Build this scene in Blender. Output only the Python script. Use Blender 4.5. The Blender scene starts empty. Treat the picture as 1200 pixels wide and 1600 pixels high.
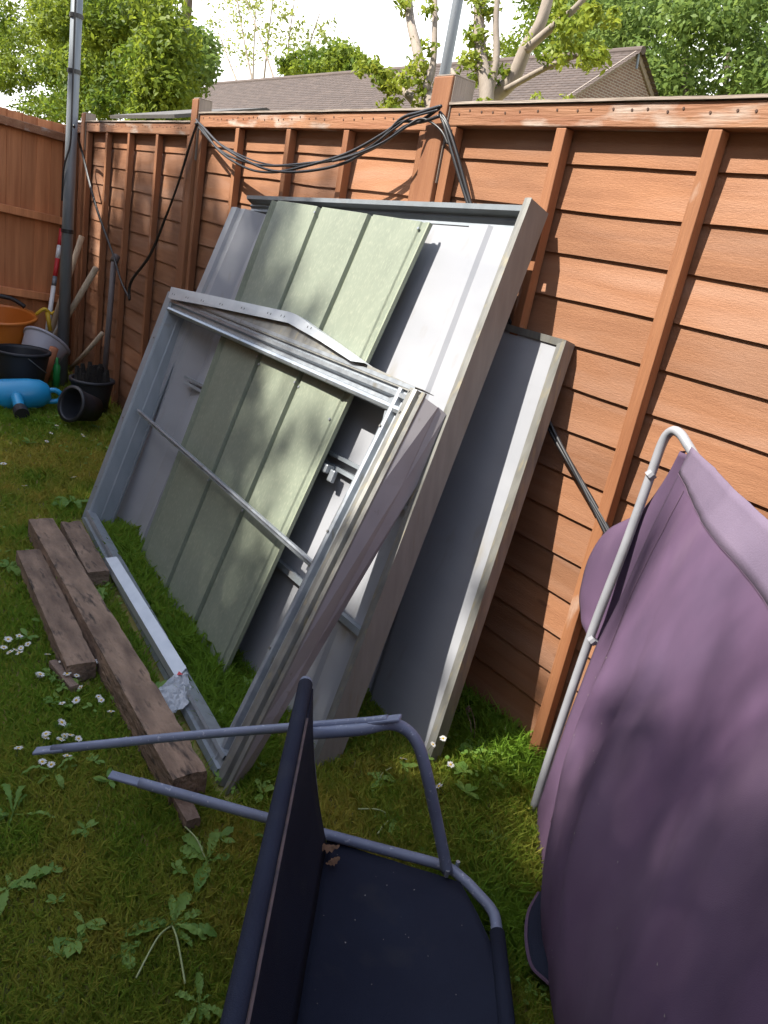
import bpy, bmesh, math, random
import numpy as np
from mathutils import Vector, Matrix, noise as mnoise

# ------------------------------------------------------------------ camera, sky, sun, exposure
S = bpy.context.scene
COL = S.collection
H = 1.4
MX = np.array([[0.58102218, 0.37016871, -0.72483677],
               [0.79401047, -0.06218154, 0.6047155],
               [0.17877529, -0.92688111, -0.33004668]])     # rows: world axes in camera (x right, y down, z forward)
cam = bpy.data.cameras.new('camera')
cam.sensor_fit = 'VERTICAL'; cam.sensor_height = 24; cam.lens = 18
cam.clip_start = 0.02; cam.clip_end = 1000
camo = bpy.data.objects.new('camera', cam); COL.objects.link(camo)
R = Matrix(((MX[0,0], -MX[0,1], -MX[0,2]), (MX[1,0], -MX[1,1], -MX[1,2]), (MX[2,0], -MX[2,1], -MX[2,2])))
camo.matrix_world = Matrix.Translation((0, 0, H)) @ R.to_4x4()
S.camera = camo

SUN_D = Vector((0.45, 1.0, -1.40)); SUN = SUN_D.normalized()                # direction the light travels
SUN_EL = math.asin(-SUN.z)
W_ = bpy.data.worlds.new('World'); S.world = W_; W_.use_nodes = True
nt = W_.node_tree
sky = nt.nodes.new('ShaderNodeTexSky'); sky.sky_type = 'NISHITA'; sky.sun_disc = False
sky.sun_elevation = SUN_EL
sky.sun_rotation = math.atan2(-SUN.x, -SUN.y)
sky.air_density = 1.0; sky.dust_density = 1.2; sky.ozone_density = 1.0
# bright hazy sky low down, bluer overhead
tcw = nt.nodes.new('ShaderNodeTexCoord'); sxw = nt.nodes.new('ShaderNodeSeparateXYZ'); mrw = nt.nodes.new('ShaderNodeMapRange'); mxw = nt.nodes.new('ShaderNodeMixRGB')
nt.links.new(tcw.outputs['Generated'], sxw.inputs[0]); nt.links.new(sxw.outputs[2], mrw.inputs[0])
mrw.inputs[1].default_value = .25; mrw.inputs[2].default_value = .40; mrw.inputs[3].default_value = .9; mrw.inputs[4].default_value = .0
nt.links.new(mrw.outputs[0], mxw.inputs[0]); hsw = nt.nodes.new('ShaderNodeHueSaturation'); hsw.inputs['Saturation'].default_value = .68; nt.links.new(sky.outputs[0], hsw.inputs['Color']); nt.links.new(hsw.outputs[0], mxw.inputs[1]); mxw.inputs[2].default_value = (7.0, 7.0, 6.9, 1)
nt.links.new(mxw.outputs[0], nt.nodes['Background'].inputs[0])
nt.nodes['Background'].inputs[1].default_value = 0.14
sun = bpy.data.lights.new('sun', 'SUN'); sun.energy = 4.4; sun.angle = math.radians(0.5); sun.color = (1.0, 0.95, 0.86)
suno = bpy.data.objects.new('sun', sun); COL.objects.link(suno)
suno.rotation_euler = SUN.to_track_quat('-Z', 'Y').to_euler(); suno.location = (-6, -8, 14)
vs = S.view_settings
vs.view_transform = 'Standard'; vs.look = 'None'; vs.gamma = 1; vs.exposure = 1.47; vs.use_curve_mapping = False
S.cycles.max_bounces = 6; S.cycles.transparent_max_bounces = 8

# ------------------------------------------------------------------ helpers
def ray(p): return MX @ np.array([p[0]-600.0, p[1]-800.0, 1200.0])
def gp(x, y, z=0.0):
    r = ray((x, y)); t = (z-H)/r[2]; return Vector((t*r[0], t*r[1], z))
def yp(x, y, Y):
    r = ray((x, y)); t = Y/r[1]; return Vector((t*r[0], Y, H+t*r[2]))
def xp(x, y, X):
    r = ray((x, y)); t = X/r[0]; return Vector((X, t*r[1], H+t*r[2]))
def V(*a): return Vector(a)
def pixels(P):
    P = np.asarray(P, float)-np.array([0, 0, H]); c = P @ MX
    return 600+1200*c[:, 0]/c[:, 2], 800+1200*c[:, 1]/c[:, 2], c[:, 2]

class MB:
    def __init__(s): s.v = []; s.f = []; s.r = []
    def add(s, vs_, fs, rnd=None):
        o = len(s.v); s.v += [tuple(v) for v in vs_]
        s.f += [tuple(i+o for i in f) for f in fs]
        s.r += [random.random() if rnd is None else rnd]*len(fs)
    def hexa(s, p, rnd=None):       # 8 points: bottom 4 ccw, top 4 ccw
        s.add(p, [(3,2,1,0),(4,5,6,7),(0,1,5,4),(1,2,6,5),(2,3,7,6),(3,0,4,7)], rnd)
    def box(s, a, b, rnd=None):
        x0,y0,z0 = a; x1,y1,z1 = b
        s.hexa([(x0,y0,z0),(x1,y0,z0),(x1,y1,z0),(x0,y1,z0),(x0,y0,z1),(x1,y0,z1),(x1,y1,z1),(x0,y1,z1)], rnd)
    def beam(s, a, b, w, h, up=V(0,0,1), rnd=None):
        a = Vector(a); b = Vector(b); d = (b-a).normalized(); sd = d.cross(up).normalized(); u = sd.cross(d)
        q = [(-w/2,-h/2),(w/2,-h/2),(w/2,h/2),(-w/2,h/2)]
        s.hexa([a+sd*x+u*y for x,y in q]+[b+sd*x+u*y for x,y in q], rnd)
    def tube(s, pts, r, n=10, caps=True, rnd=None):
        pts = [Vector(p) for p in pts]; rs = r if isinstance(r, (list, tuple)) else [r]*len(pts)
        N = len(pts); o = len(s.v); ref = None; vs_ = []; fs = []
        for i, p in enumerate(pts):
            t = (pts[min(i+1, N-1)]-pts[max(i-1, 0)]).normalized()
            if ref is None:
                ref = t.cross(V(0,0,1)) if abs(t.z) < .9 else t.cross(V(1,0,0))
            ref = (ref-t*ref.dot(t)).normalized(); bi = t.cross(ref)
            for k in range(n):
                a = 2*math.pi*k/n; vs_.append(p+(ref*math.cos(a)+bi*math.sin(a))*rs[i])
        for i in range(N-1):
            for k in range(n):
                fs.append((i*n+k, i*n+(k+1)%n, (i+1)*n+(k+1)%n, (i+1)*n+k))
        if caps: fs.append(tuple(range(n-1,-1,-1))); fs.append(tuple((N-1)*n+k for k in range(n)))
        s.add(vs_, fs, rnd)
    def lathe(s, prof, n=28, axis=None, rnd=None):
        vs_ = []; fs = []
        for r, z in prof:
            for k in range(n):
                a = 2*math.pi*k/n; vs_.append(V(r*math.cos(a), r*math.sin(a), z))
        if axis: vs_ = [axis @ v for v in vs_]
        for i in range(len(prof)-1):
            for k in range(n): fs.append((i*n+k, i*n+(k+1)%n, (i+1)*n+(k+1)%n, (i+1)*n+k))
        s.add(vs_, fs, rnd)
    def grid(s, fn, nu, nv, rnd=None, u0=0, u1=1, v0=0, v1=1):
        vs_ = [fn(u0+(u1-u0)*i/nu, v0+(v1-v0)*j/nv) for j in range(nv+1) for i in range(nu+1)]
        fs = [(j*(nu+1)+i, j*(nu+1)+i+1, (j+1)*(nu+1)+i+1, (j+1)*(nu+1)+i) for j in range(nv) for i in range(nu)]
        s.add(vs_, fs, rnd)
    def build(s, name, mat, parent=None, smooth=False, bevel=0, solid=0, origin=None):
        me = bpy.data.meshes.new(name); me.from_pydata(s.v, [], s.f); me.update()
        at = me.attributes.new('rnd', 'FLOAT', 'FACE'); at.data.foreach_set('value', np.array(s.r, dtype=np.float32))
        if smooth: me.polygons.foreach_set('use_smooth', [True]*len(me.polygons))
        me.materials.append(mat)
        o = bpy.data.objects.new(name, me); COL.objects.link(o)
        if parent is not None: attach(o, parent)
        elif origin is not None:
            me.transform(Matrix.Translation(-Vector(origin))); o.location = origin
        if solid:
            m = o.modifiers.new('solid', 'SOLIDIFY'); m.thickness = solid; m.offset = 0
        if bevel:
            m = o.modifiers.new('bevel', 'BEVEL'); m.width = bevel; m.segments = 2; m.limit_method = 'ANGLE'
        if smooth == 'auto':
            pass
        return o
def attach(o, parent):
    """parts are modelled in world space: keep them there under a parent that stands at the thing's base"""
    root = parent; off = Vector(parent.location)
    p = parent.parent
    while p is not None: off += p.location; p = p.parent
    o.parent = parent
    o.data.transform(Matrix.Translation(-off))
def tag(o, label=None, cat=None, group=None, kind=None):
    if label: o['label'] = label
    if cat: o['category'] = cat
    if group: o['group'] = group
    if kind: o['kind'] = kind
    return o
def thing(name, label, cat, loc, group=None):
    o = bpy.data.objects.new(name, None); COL.objects.link(o); o.location = loc; o.empty_display_size = .1
    return tag(o, label, cat, group)
def smoothpath(pts, n=6):
    pts = [Vector(p) for p in pts]; out = []
    for i in range(len(pts)-1):
        p0 = pts[max(i-1,0)]; p1 = pts[i]; p2 = pts[i+1]; p3 = pts[min(i+2,len(pts)-1)]
        for k in range(n):
            t = k/n
            out.append(0.5*((2*p1)+(p2-p0)*t+(2*p0-5*p1+4*p2-p3)*t*t+(3*p1-p0-3*p2+p3)*t**3))
    return out+[pts[-1]]
def fast_mesh(name, verts, faces_n, nper, mat, rnd=None, parent=None):
    """verts (N,3) laid out face after face, nper vertices each"""
    me = bpy.data.meshes.new(name); n = len(verts)
    me.vertices.add(n); me.vertices.foreach_set('co', np.ascontiguousarray(verts, dtype=np.float32).ravel())
    me.loops.add(n); me.loops.foreach_set('vertex_index', np.arange(n, dtype=np.int32))
    me.polygons.add(faces_n); me.polygons.foreach_set('loop_start', np.arange(0, n, nper, dtype=np.int32))
    me.update(calc_edges=True)
    if rnd is not None:
        at = me.attributes.new('rnd', 'FLOAT', 'FACE'); at.data.foreach_set('value', np.asarray(rnd, dtype=np.float32))
    me.materials.append(mat)
    o = bpy.data.objects.new(name, me); COL.objects.link(o)
    if parent is not None: attach(o, parent)
    return o

# ------------------------------------------------------------------ materials
def mat(name, c1, c2=None, scale=(4,4,4), nscale=1.0, rough=.6, metal=0.0, bump=0.0, bscale=None, rnd=0.0, detail=5, spec=.5,
        c3=None, c3scale=(8,8,8), c3lo=.55, c3hi=.7, transl=0.0, dist=0.0, sheen=0, roughvar=0.0, knots=False):
    m = bpy.data.materials.new(name); m.use_nodes = True; t = m.node_tree; N = t.nodes; L = t.links
    b = N['Principled BSDF']; b.inputs['Roughness'].default_value = rough; b.inputs['Metallic'].default_value = metal
    b.inputs['Specular IOR Level'].default_value = spec
    tc = N.new('ShaderNodeTexCoord')
    def nz(sc, det=detail, d=dist):
        mp = N.new('ShaderNodeMapping'); mp.inputs['Scale'].default_value = sc; L.new(tc.outputs['Object'], mp.inputs[0])
        x = N.new('ShaderNodeTexNoise'); x.inputs['Scale'].default_value = 1.0; x.inputs['Detail'].default_value = det
        x.inputs['Distortion'].default_value = d
        L.new(mp.outputs[0], x.inputs['Vector']); return x
    col = None
    c2 = c2 or tuple(c*.8 for c in c1)
    n1 = nz(scale); rp = N.new('ShaderNodeValToRGB')
    rp.color_ramp.elements[0].position = .3; rp.color_ramp.elements[1].position = .7
    rp.color_ramp.elements[0].color = (*c2, 1); rp.color_ramp.elements[1].color = (*c1, 1)
    L.new(n1.outputs['Fac'], rp.inputs[0]); col = rp.outputs[0]
    if c3:
        n3 = nz(c3scale); mr = N.new('ShaderNodeMapRange'); mr.inputs[1].default_value = c3lo; mr.inputs[2].default_value = c3hi
        L.new(n3.outputs['Fac'], mr.inputs[0]); mx = N.new('ShaderNodeMixRGB'); L.new(mr.outputs[0], mx.inputs[0])
        L.new(col, mx.inputs[1]); mx.inputs[2].default_value = (*c3, 1); col = mx.outputs[0]
    if knots:
        mp = N.new('ShaderNodeMapping'); mp.inputs['Scale'].default_value = (2.6, 1.0, 8.5); L.new(tc.outputs['Object'], mp.inputs[0])
        vo = N.new('ShaderNodeTexVoronoi'); vo.inputs['Scale'].default_value = 1.0; vo.inputs['Randomness'].default_value = 1.0; L.new(mp.outputs[0], vo.inputs['Vector'])
        mr = N.new('ShaderNodeMapRange'); mr.inputs[1].default_value = .045; mr.inputs[2].default_value = .085; mr.inputs[3].default_value = .75; mr.inputs[4].default_value = 0
        L.new(vo.outputs['Distance'], mr.inputs[0]); mx = N.new('ShaderNodeMixRGB'); L.new(mr.outputs[0], mx.inputs[0]); L.new(col, mx.inputs[1]); mx.inputs[2].default_value = (.15,.055,.025,1); col = mx.outputs[0]
        n4 = nz((.9,.9,1.6), 3); mr = N.new('ShaderNodeMapRange'); mr.inputs[1].default_value = .35; mr.inputs[2].default_value = .7; mr.inputs[3].default_value = .78; mr.inputs[4].default_value = 1.16
        L.new(n4.outputs['Fac'], mr.inputs[0]); hs = N.new('ShaderNodeHueSaturation'); L.new(mr.outputs[0], hs.inputs['Value']); L.new(col, hs.inputs['Color']); col = hs.outputs[0]
    if rnd:
        at = N.new('ShaderNodeAttribute'); at.attribute_name = 'rnd'
        mr = N.new('ShaderNodeMapRange'); mr.inputs[3].default_value = 1-rnd; mr.inputs[4].default_value = 1+rnd
        L.new(at.outputs['Fac'], mr.inputs[0]); hs = N.new('ShaderNodeHueSaturation')
        L.new(mr.outputs[0], hs.inputs['Value']); L.new(col, hs.inputs['Color']); col = hs.outputs[0]
    L.new(col, b.inputs['Base Color'])
    if roughvar:
        mr = N.new('ShaderNodeMapRange'); mr.inputs[3].default_value = rough-roughvar; mr.inputs[4].default_value = rough+roughvar
        L.new(n1.outputs['Fac'], mr.inputs[0]); L.new(mr.outputs[0], b.inputs['Roughness'])
    if bump:
        nb = nz(bscale or tuple(s*4 for s in scale), 4); bp = N.new('ShaderNodeBump'); bp.inputs['Strength'].default_value = bump
        bp.inputs['Distance'].default_value = .01; L.new(nb.outputs['Fac'], bp.inputs['Height']); L.new(bp.outputs[0], b.inputs['Normal'])
    if transl:
        tr = N.new('ShaderNodeBsdfTranslucent'); L.new(col, tr.inputs[0]); mx = N.new('ShaderNodeMixShader'); mx.inputs[0].default_value = transl
        L.new(b.outputs[0], mx.inputs[1]); L.new(tr.outputs[0], mx.inputs[2]); L.new(mx.outputs[0], N['Material Output'].inputs[0])
    return m
def leafmat(name, ca, cb, transl=.4, rough=.5):
    m = bpy.data.materials.new(name); m.use_nodes = True; t = m.node_tree; N = t.nodes; L = t.links
    b = N['Principled BSDF']; b.inputs['Roughness'].default_value = rough; b.inputs['Specular IOR Level'].default_value = .18
    at = N.new('ShaderNodeAttribute'); at.attribute_name = 'rnd'
    mx = N.new('ShaderNodeMixRGB'); mx.inputs[1].default_value = (*ca, 1); mx.inputs[2].default_value = (*cb, 1)
    L.new(at.outputs['Fac'], mx.inputs[0]); L.new(mx.outputs[0], b.inputs['Base Color'])
    tr = N.new('ShaderNodeBsdfTranslucent')
    hs = N.new('ShaderNodeHueSaturation'); hs.inputs['Value'].default_value = 1.3; hs.inputs['Hue'].default_value = .485
    L.new(mx.outputs[0], hs.inputs['Color']); L.new(hs.outputs[0], tr.inputs[0])
    ms = N.new('ShaderNodeMixShader'); ms.inputs[0].default_value = transl
    L.new(b.outputs[0], ms.inputs[1]); L.new(tr.outputs[0], ms.inputs[2]); L.new(ms.outputs[0], N['Material Output'].inputs[0])
    return m
M = {}
FA, FB = (.285,.128,.060), (.222,.093,.041)
M['board'] = mat('stained_boards', FA, FB, (2.6,34,34), rough=.8, bump=.22, bscale=(60,330,330), rnd=.15, c3=(.31,.17,.108), c3scale=(1.2,4,9), c3lo=.45, c3hi=.8, dist=.9, detail=8, knots=True)
M['batten'] = mat('stained_battens', (0.286,0.122,0.052), (0.206,0.076,0.029), (26,26,2.5), rough=.72, bump=.3, bscale=(160,160,10), rnd=.12, c3=(0.353,0.218,0.151), c3scale=(14,14,6), c3lo=.66, c3hi=.75)
M['rail'] = mat('stained_rail', (0.318,0.155,0.077), (0.224,0.086,0.037), (2.5,26,26), rough=.72, bump=.3, bscale=(10,150,150), rnd=.12, c3=(0.413,0.327,0.267), c3scale=(3.5,12,12), c3lo=.58, c3hi=.68)
M['vboard'] = mat('stained_upright_boards', (.66,.275,.115), (.46,.17,.065), (24,24,2), rough=.75, bump=.3, bscale=(150,150,8), rnd=.22)
M['greywood'] = mat('weathered_post_wood', (0.270,0.225,0.189), (0.180,0.144,0.117), (30,30,3), rough=.85, bump=.4, bscale=(160,160,10))
M['cap'] = mat('bleached_cap_wood', (0.391,0.332,0.281), (0.281,0.221,0.178), (3,30,30), rough=.8, bump=.3, bscale=(10,160,160))
M['sleeper'] = mat('rough_old_timber', (.31,.21,.145), (.115,.076,.054), (6,22,22), rough=.95, bump=1.0, bscale=(30,70,70), c3=(.05,.036,.028), c3scale=(12,46,46), c3lo=.56, c3hi=.70)
M['stick'] = mat('old_stick', (.23,.16,.12), (.12,.08,.06), (20,20,20), rough=.95, bump=.8, bscale=(60,90,60))
M['primer'] = mat('grey_primer_sheet', (.295,.30,.320), (.255,.262,.284), (2,2,7), rough=.42, spec=.5, roughvar=.08, c3=(.235,.225,.21), c3scale=(16,16,4), c3lo=.60, c3hi=.78)
M['primerside'] = mat('primer_fence_reflection', (0.200,0.189,0.170), (0.157,0.146,0.132), (40,40,5), rough=.55, c3=(0.170,0.145,0.111), c3scale=(60,60,5), c3lo=.6, c3hi=.75)  # same grey primer, browned by the orange fence's reflection put into the colour
M['green'] = mat('green_painted_sheet', (.190,.214,.162), (.158,.181,.137), (14,14,1.6), rough=.5, spec=.4, roughvar=.08, c3=(.255,.272,.205), c3scale=(170,170,3), c3lo=.5, c3hi=.8, detail=7)
M['greenedge'] = mat('green_sheet_edge', (.25,.275,.2), (.18,.205,.145), (30,30,4), rough=.5)
M['galv'] = mat('galvanised_steel', (0.334,0.361,0.387), (0.255,0.277,0.304), (38,38,38), rough=.42, metal=.5, roughvar=.1, c3=(0.211,0.202,0.176), c3scale=(30,30,9), c3lo=.6, c3hi=.75)
M['galvdirty'] = mat('dirty_galvanised_steel', (.225,.222,.205), (.15,.146,.133), (40,40,6), rough=.48, metal=.35, c3=(.25,.225,.165), c3scale=(60,60,9), c3lo=.56, c3hi=.70)
M['galvblue'] = mat('primed_steel_frame', (0.261,0.288,0.315), (0.211,0.239,0.261), (20,20,6), rough=.45, metal=.2, roughvar=.1, c3=(0.225,0.198,0.171), c3scale=(9,9,9), c3lo=.62, c3hi=.78)
M['whitesteel'] = mat('bright_steel_plate', (0.494,0.513,0.532), (0.418,0.442,0.465), (20,20,20), rough=.38, metal=.25)
M['sidegrey'] = mat('dull_grey_side_sheet', (.285,.268,.275), (.24,.226,.232), (9,9,9), rough=.5, c3=(.17,.15,.135), c3scale=(30,30,30), c3lo=.66, c3hi=.78)
M['nail'] = mat('rusty_nail', (.10,.05,.03), (.05,.025,.02), (90,90,90), rough=.8)
M['dark'] = mat('dark_hole', (.02,.02,.02), rough=.9)
M['pole'] = mat('grey_pole_paint', (0.225,0.248,0.270), (0.162,0.180,0.198), (30,30,4), rough=.5, metal=.3, roughvar=.1)
M['black'] = mat('black_rubber', (.022,.022,.024), (.014,.014,.016), rough=.45)
M['tubeblue'] = mat('blue_grey_tube_paint', (0.180,0.204,0.285), (0.138,0.157,0.223), (12,12,12), rough=.42, spec=.5, c3=(0.342,0.361,0.418), c3scale=(90,90,90), c3lo=.62, c3hi=.7)
M['tubegrey'] = mat('pale_grey_tube_paint', (0.264,0.268,0.288), (0.208,0.212,0.232), (14,14,14), rough=.42)
M['sling'] = mat('dark_sling_fabric', (.016,.020,.036), (.012,.014,.027), (6,6,6), rough=.85, spec=.2, bump=.25, bscale=(500,500,500), c3=(.03,.032,.04), c3scale=(9,9,9), c3lo=.60, c3hi=.85)
M['worn'] = mat('worn_brown_seam', (.10,.065,.06), (.045,.035,.04), (30,30,30), rough=.9)
M['purple'] = mat('faded_purple_canvas', (.132,.072,.138), (.058,.034,.070), (3,3,2), rough=.8, bump=.14, bscale=(620,620,620), c3=(.18,.122,.175), c3scale=(2.2,2.2,1.2), c3lo=.55, c3hi=.8, transl=.12)
M['purplehem'] = mat('purple_canvas_hem', (.148,.112,.165), (.118,.088,.135), (8,8,8), rough=.7, bump=.12, bscale=(260,260,260), transl=.1)
M['thread'] = mat('dark_purple_seam', (.10,.06,.10), rough=.9)
M['fleck'] = mat('pale_debris', (.40,.37,.33), (.22,.19,.15), (80,80,80), rough=.9)
M['soil'] = mat('lawn_soil', (.23,.20,.06), (.13,.135,.035), (5,5,5), rough=1, bump=.8, bscale=(60,60,60), c3=(.34,.25,.085), c3scale=(2.2,2.2,2.2), c3lo=.5, c3hi=.66)
M['blackplastic'] = mat('black_plastic', (.020,.022,.028), (.014,.016,.021), rough=.55)
M['orange'] = mat('orange_plastic', (.62,.19,.03), (.52,.15,.02), rough=.42)
M['blue'] = mat('blue_plastic', (.02,.33,.62), (.015,.27,.54), rough=.35)
M['greyplastic'] = mat('grey_plastic', (0.357,0.348,0.383), (0.289,0.281,0.315), rough=.45)
M['terracotta'] = mat('terracotta', (.45,.17,.08), rough=.8)
M['yellow'] = mat('yellow_plastic', (.66,.43,.03), rough=.45)
M['palestick'] = mat('pale_wood_pole', (0.495,0.396,0.279), (0.360,0.270,0.180), (60,60,5), rough=.7)
M['darkstick'] = mat('dark_metal_pole', (.13,.105,.10), (.08,.065,.06), (50,50,6), rough=.6)
M['whitepaint'] = mat('white_paint', (.78,.77,.74), rough=.5)
M['redpaint'] = mat('red_paint', (.58,.03,.035), rough=.5)
M['compost'] = mat('dark_compost', (.02,.016,.012), (.008,.007,.006), (60,60,60), rough=1, bump=1, bscale=(90,90,90))
M['plastic_film'] = mat('crumpled_film', (.62,.64,.68), (.50,.53,.58), (40,40,40), rough=.25, spec=.6, transl=.35)
M['leafdead'] = mat('dead_leaf', (.26,.14,.075), (.14,.075,.04), (60,60,60), rough=.8)
M['petal'] = mat('daisy_petal', (.80,.80,.78), (.74,.74,.72), rough=.6, transl=.25)
M['disc'] = mat('daisy_disc', (.65,.42,.03), rough=.8)
M['stalk'] = mat('green_stalk', (.09,.15,.035), rough=.6)
M['palestalk'] = mat('pale_stalk', (.30,.34,.16), (.22,.27,.11), rough=.6)
M['tile'] = mat('brown_roof_tile', (0.080,0.059,0.050), (0.060,0.044,0.038), (1.5,6,6), rough=.9, rnd=.14, bump=.3, bscale=(8,8,8))
M['brick'] = None
M['bark'] = mat('pale_bark', (0.281,0.234,0.191), (0.178,0.145,0.115), (6,6,3), rough=.9, bump=.6, bscale=(25,25,8))
M['barkdark'] = mat('dark_bark', (.13,.10,.075), (.08,.06,.045), (6,6,2), rough=.95, bump=.6, bscale=(25,25,8))
M['felt'] = mat('grey_roofing_felt', (0.104,0.096,0.092), (0.080,0.074,0.072), (8,8,8), rough=.95)
M['leaf_hedge'] = leafmat('hedge_leaves', (.034,.082,.010), (.195,.25,.028), .5)
M['leaf_sparse'] = leafmat('light_leaves', (.13,.17,.035), (.24,.27,.07), .5)
M['leaf_ivy'] = leafmat('ivy_leaves', (.09,.15,.014), (.27,.31,.04), .4)
M['leaf_oak'] = leafmat('tall_tree_leaves', (.065,.12,.028), (.17,.24,.055), .5)
M['leaf_shade'] = leafmat('shade_caster_leaves', (.05,.09,.018), (.09,.14,.03), .25)
M['grass'] = leafmat('grass_blades', (.17,.30,.033), (.50,.41,.085), .4)
M['weed'] = leafmat('weed_leaves', (.13,.25,.05), (.22,.34,.08), .4)

def brickmat():
    m = bpy.data.materials.new('brown_brick'); m.use_nodes = True; N = m.node_tree.nodes; L = m.node_tree.links
    b = N['Principled BSDF']; b.inputs['Roughness'].default_value = .9
    tc = N.new('ShaderNodeTexCoord'); sx = N.new('ShaderNodeSeparateXYZ'); L.new(tc.outputs['Object'], sx.inputs[0])
    cx = N.new('ShaderNodeCombineXYZ'); ad = N.new('ShaderNodeMath'); L.new(sx.outputs[0], ad.inputs[0]); L.new(sx.outputs[1], ad.inputs[1])
    L.new(ad.outputs[0], cx.inputs[0]); L.new(sx.outputs[2], cx.inputs[1])
    br = N.new('ShaderNodeTexBrick'); br.inputs['Scale'].default_value = 1; br.inputs['Brick Width'].default_value = .225; br.inputs['Row Height'].default_value = .075
    br.inputs['Mortar Size'].default_value = .01
    br.inputs['Color1'].default_value = (.20,.125,.10,1); br.inputs['Color2'].default_value = (.15,.09,.075,1); br.inputs['Mortar'].default_value = (.3,.27,.24,1)
    L.new(cx.outputs[0], br.inputs['Vector']); L.new(br.outputs[0], b.inputs['Base Color']); return m
M['brick'] = brickmat()

random.seed(7); rng = np.random.default_rng(7)
D = 1.777           # plane of the fence boards

# ------------------------------------------------------------------ ground
g = MB()
def gz(x, y): return 0.012*mnoise.noise(Vector((x*1.7, y*1.7, 0)))+0.006*mnoise.noise(Vector((x*6, y*6, 3)))
g.grid(lambda u, v: V(-9+u*11, -3+v*4.8, gz(-9+u*11, -3+v*4.8)-.006), 120, 60)
lawn = tag(g.build('lawn_ground', M['soil'], smooth=True), kind='structure', label='mossy garden lawn ground', cat='ground')
g = MB(); g.add([(-300,-300,-.03),(300,-300,-.03),(300,300,-.03),(-300,300,-.03)], [(0,1,2,3)])
tag(g.build('ground', M['soil']), kind='structure', label='ground around the gardens', cat='ground')

# grass blades: nobody could count them
def vnoise(x, y, f, seed):
    r = np.random.default_rng(seed); tab = r.random((64, 64))
    xs = x*f; ys = y*f; xi = np.floor(xs).astype(int); yi = np.floor(ys).astype(int); fx = xs-xi; fy = ys-yi
    fx = fx*fx*(3-2*fx); fy = fy*fy*(3-2*fy)
    a = tab[xi%64, yi%64]; b = tab[(xi+1)%64, yi%64]; c = tab[xi%64, (yi+1)%64]; d = tab[(xi+1)%64, (yi+1)%64]
    return (a*(1-fx)+b*fx)*(1-fy)+(c*(1-fx)+d*fx)*fy
def make_grass():
    n = 1500000
    x = rng.uniform(-6.9, .5, n); y = rng.uniform(-1.2, 1.765, n)
    d = np.sqrt(x*x+y*y+H*H)
    keep = rng.random(n) < np.clip((1.75/d)**2, 0, 1)
    px, py, pz = pixels(np.stack([x, y, np.zeros(n)], 1))
    keep &= (pz > .3) & (px > -260) & (px < 1350) & (py > 300) & (py < 1900)
    def seg(ax, ay, bx, by, h):
        vx, vy = bx-ax, by-ay; q = np.clip(((x-ax)*vx+(y-ay)*vy)/(vx*vx+vy*vy), 0, 1); return np.hypot(x-ax-q*vx, y-ay-q*vy) < h
    for sg in ((-3.06,.778,-1.42,.724,.040),(-2.84,.69,-2.03,.648,.036),(-3.06,.885,-2.61,.847,.036),(-3.24,1.005,-1.40,.835,.034),(-2.74,.965,-1.89,.90,.045)): keep &= ~seg(*sg)
    x = x[keep]; y = y[keep]; d = d[keep]; n = len(x)
    patch = vnoise(x+20, y+20, 2.3, 1)*.6+vnoise(x+20, y+20, 7, 2)*.4
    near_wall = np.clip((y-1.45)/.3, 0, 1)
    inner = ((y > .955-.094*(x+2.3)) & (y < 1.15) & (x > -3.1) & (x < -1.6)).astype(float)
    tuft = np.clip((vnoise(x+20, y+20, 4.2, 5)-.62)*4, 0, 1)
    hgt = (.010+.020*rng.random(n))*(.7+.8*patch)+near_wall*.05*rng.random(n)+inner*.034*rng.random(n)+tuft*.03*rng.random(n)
    wid = (.0011+.0009*rng.random(n))*np.clip(d/1.5, .9, 3)
    a = rng.uniform(0, 2*np.pi, n); la = rng.uniform(0, 2*np.pi, n); lean = (.25+.9*rng.random(n))*hgt
    z0 = np.array([gz(p, q) for p, q in zip(x, y)])-.008
    base = np.stack([x, y, z0], 1)
    side = np.stack([np.cos(a), np.sin(a), 0*a], 1)*wid[:, None]
    tip = base+np.stack([np.cos(la)*lean, np.sin(la)*lean, hgt+.004], 1)
    mid = base+np.stack([np.cos(la)*lean*.3, np.sin(la)*lean*.3, hgt*.62+.004], 1)
    v = np.stack([base-side, base+side, mid+side*.8, tip, mid-side*.8], 1).reshape(-1, 3)
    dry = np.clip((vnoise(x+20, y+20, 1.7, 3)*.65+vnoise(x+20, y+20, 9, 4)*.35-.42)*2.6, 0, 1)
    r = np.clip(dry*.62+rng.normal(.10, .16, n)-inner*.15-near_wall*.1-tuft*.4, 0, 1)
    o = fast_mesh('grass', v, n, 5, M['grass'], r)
    tag(o, 'short mossy green lawn grass', 'grass', kind='stuff')
make_grass()

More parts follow.
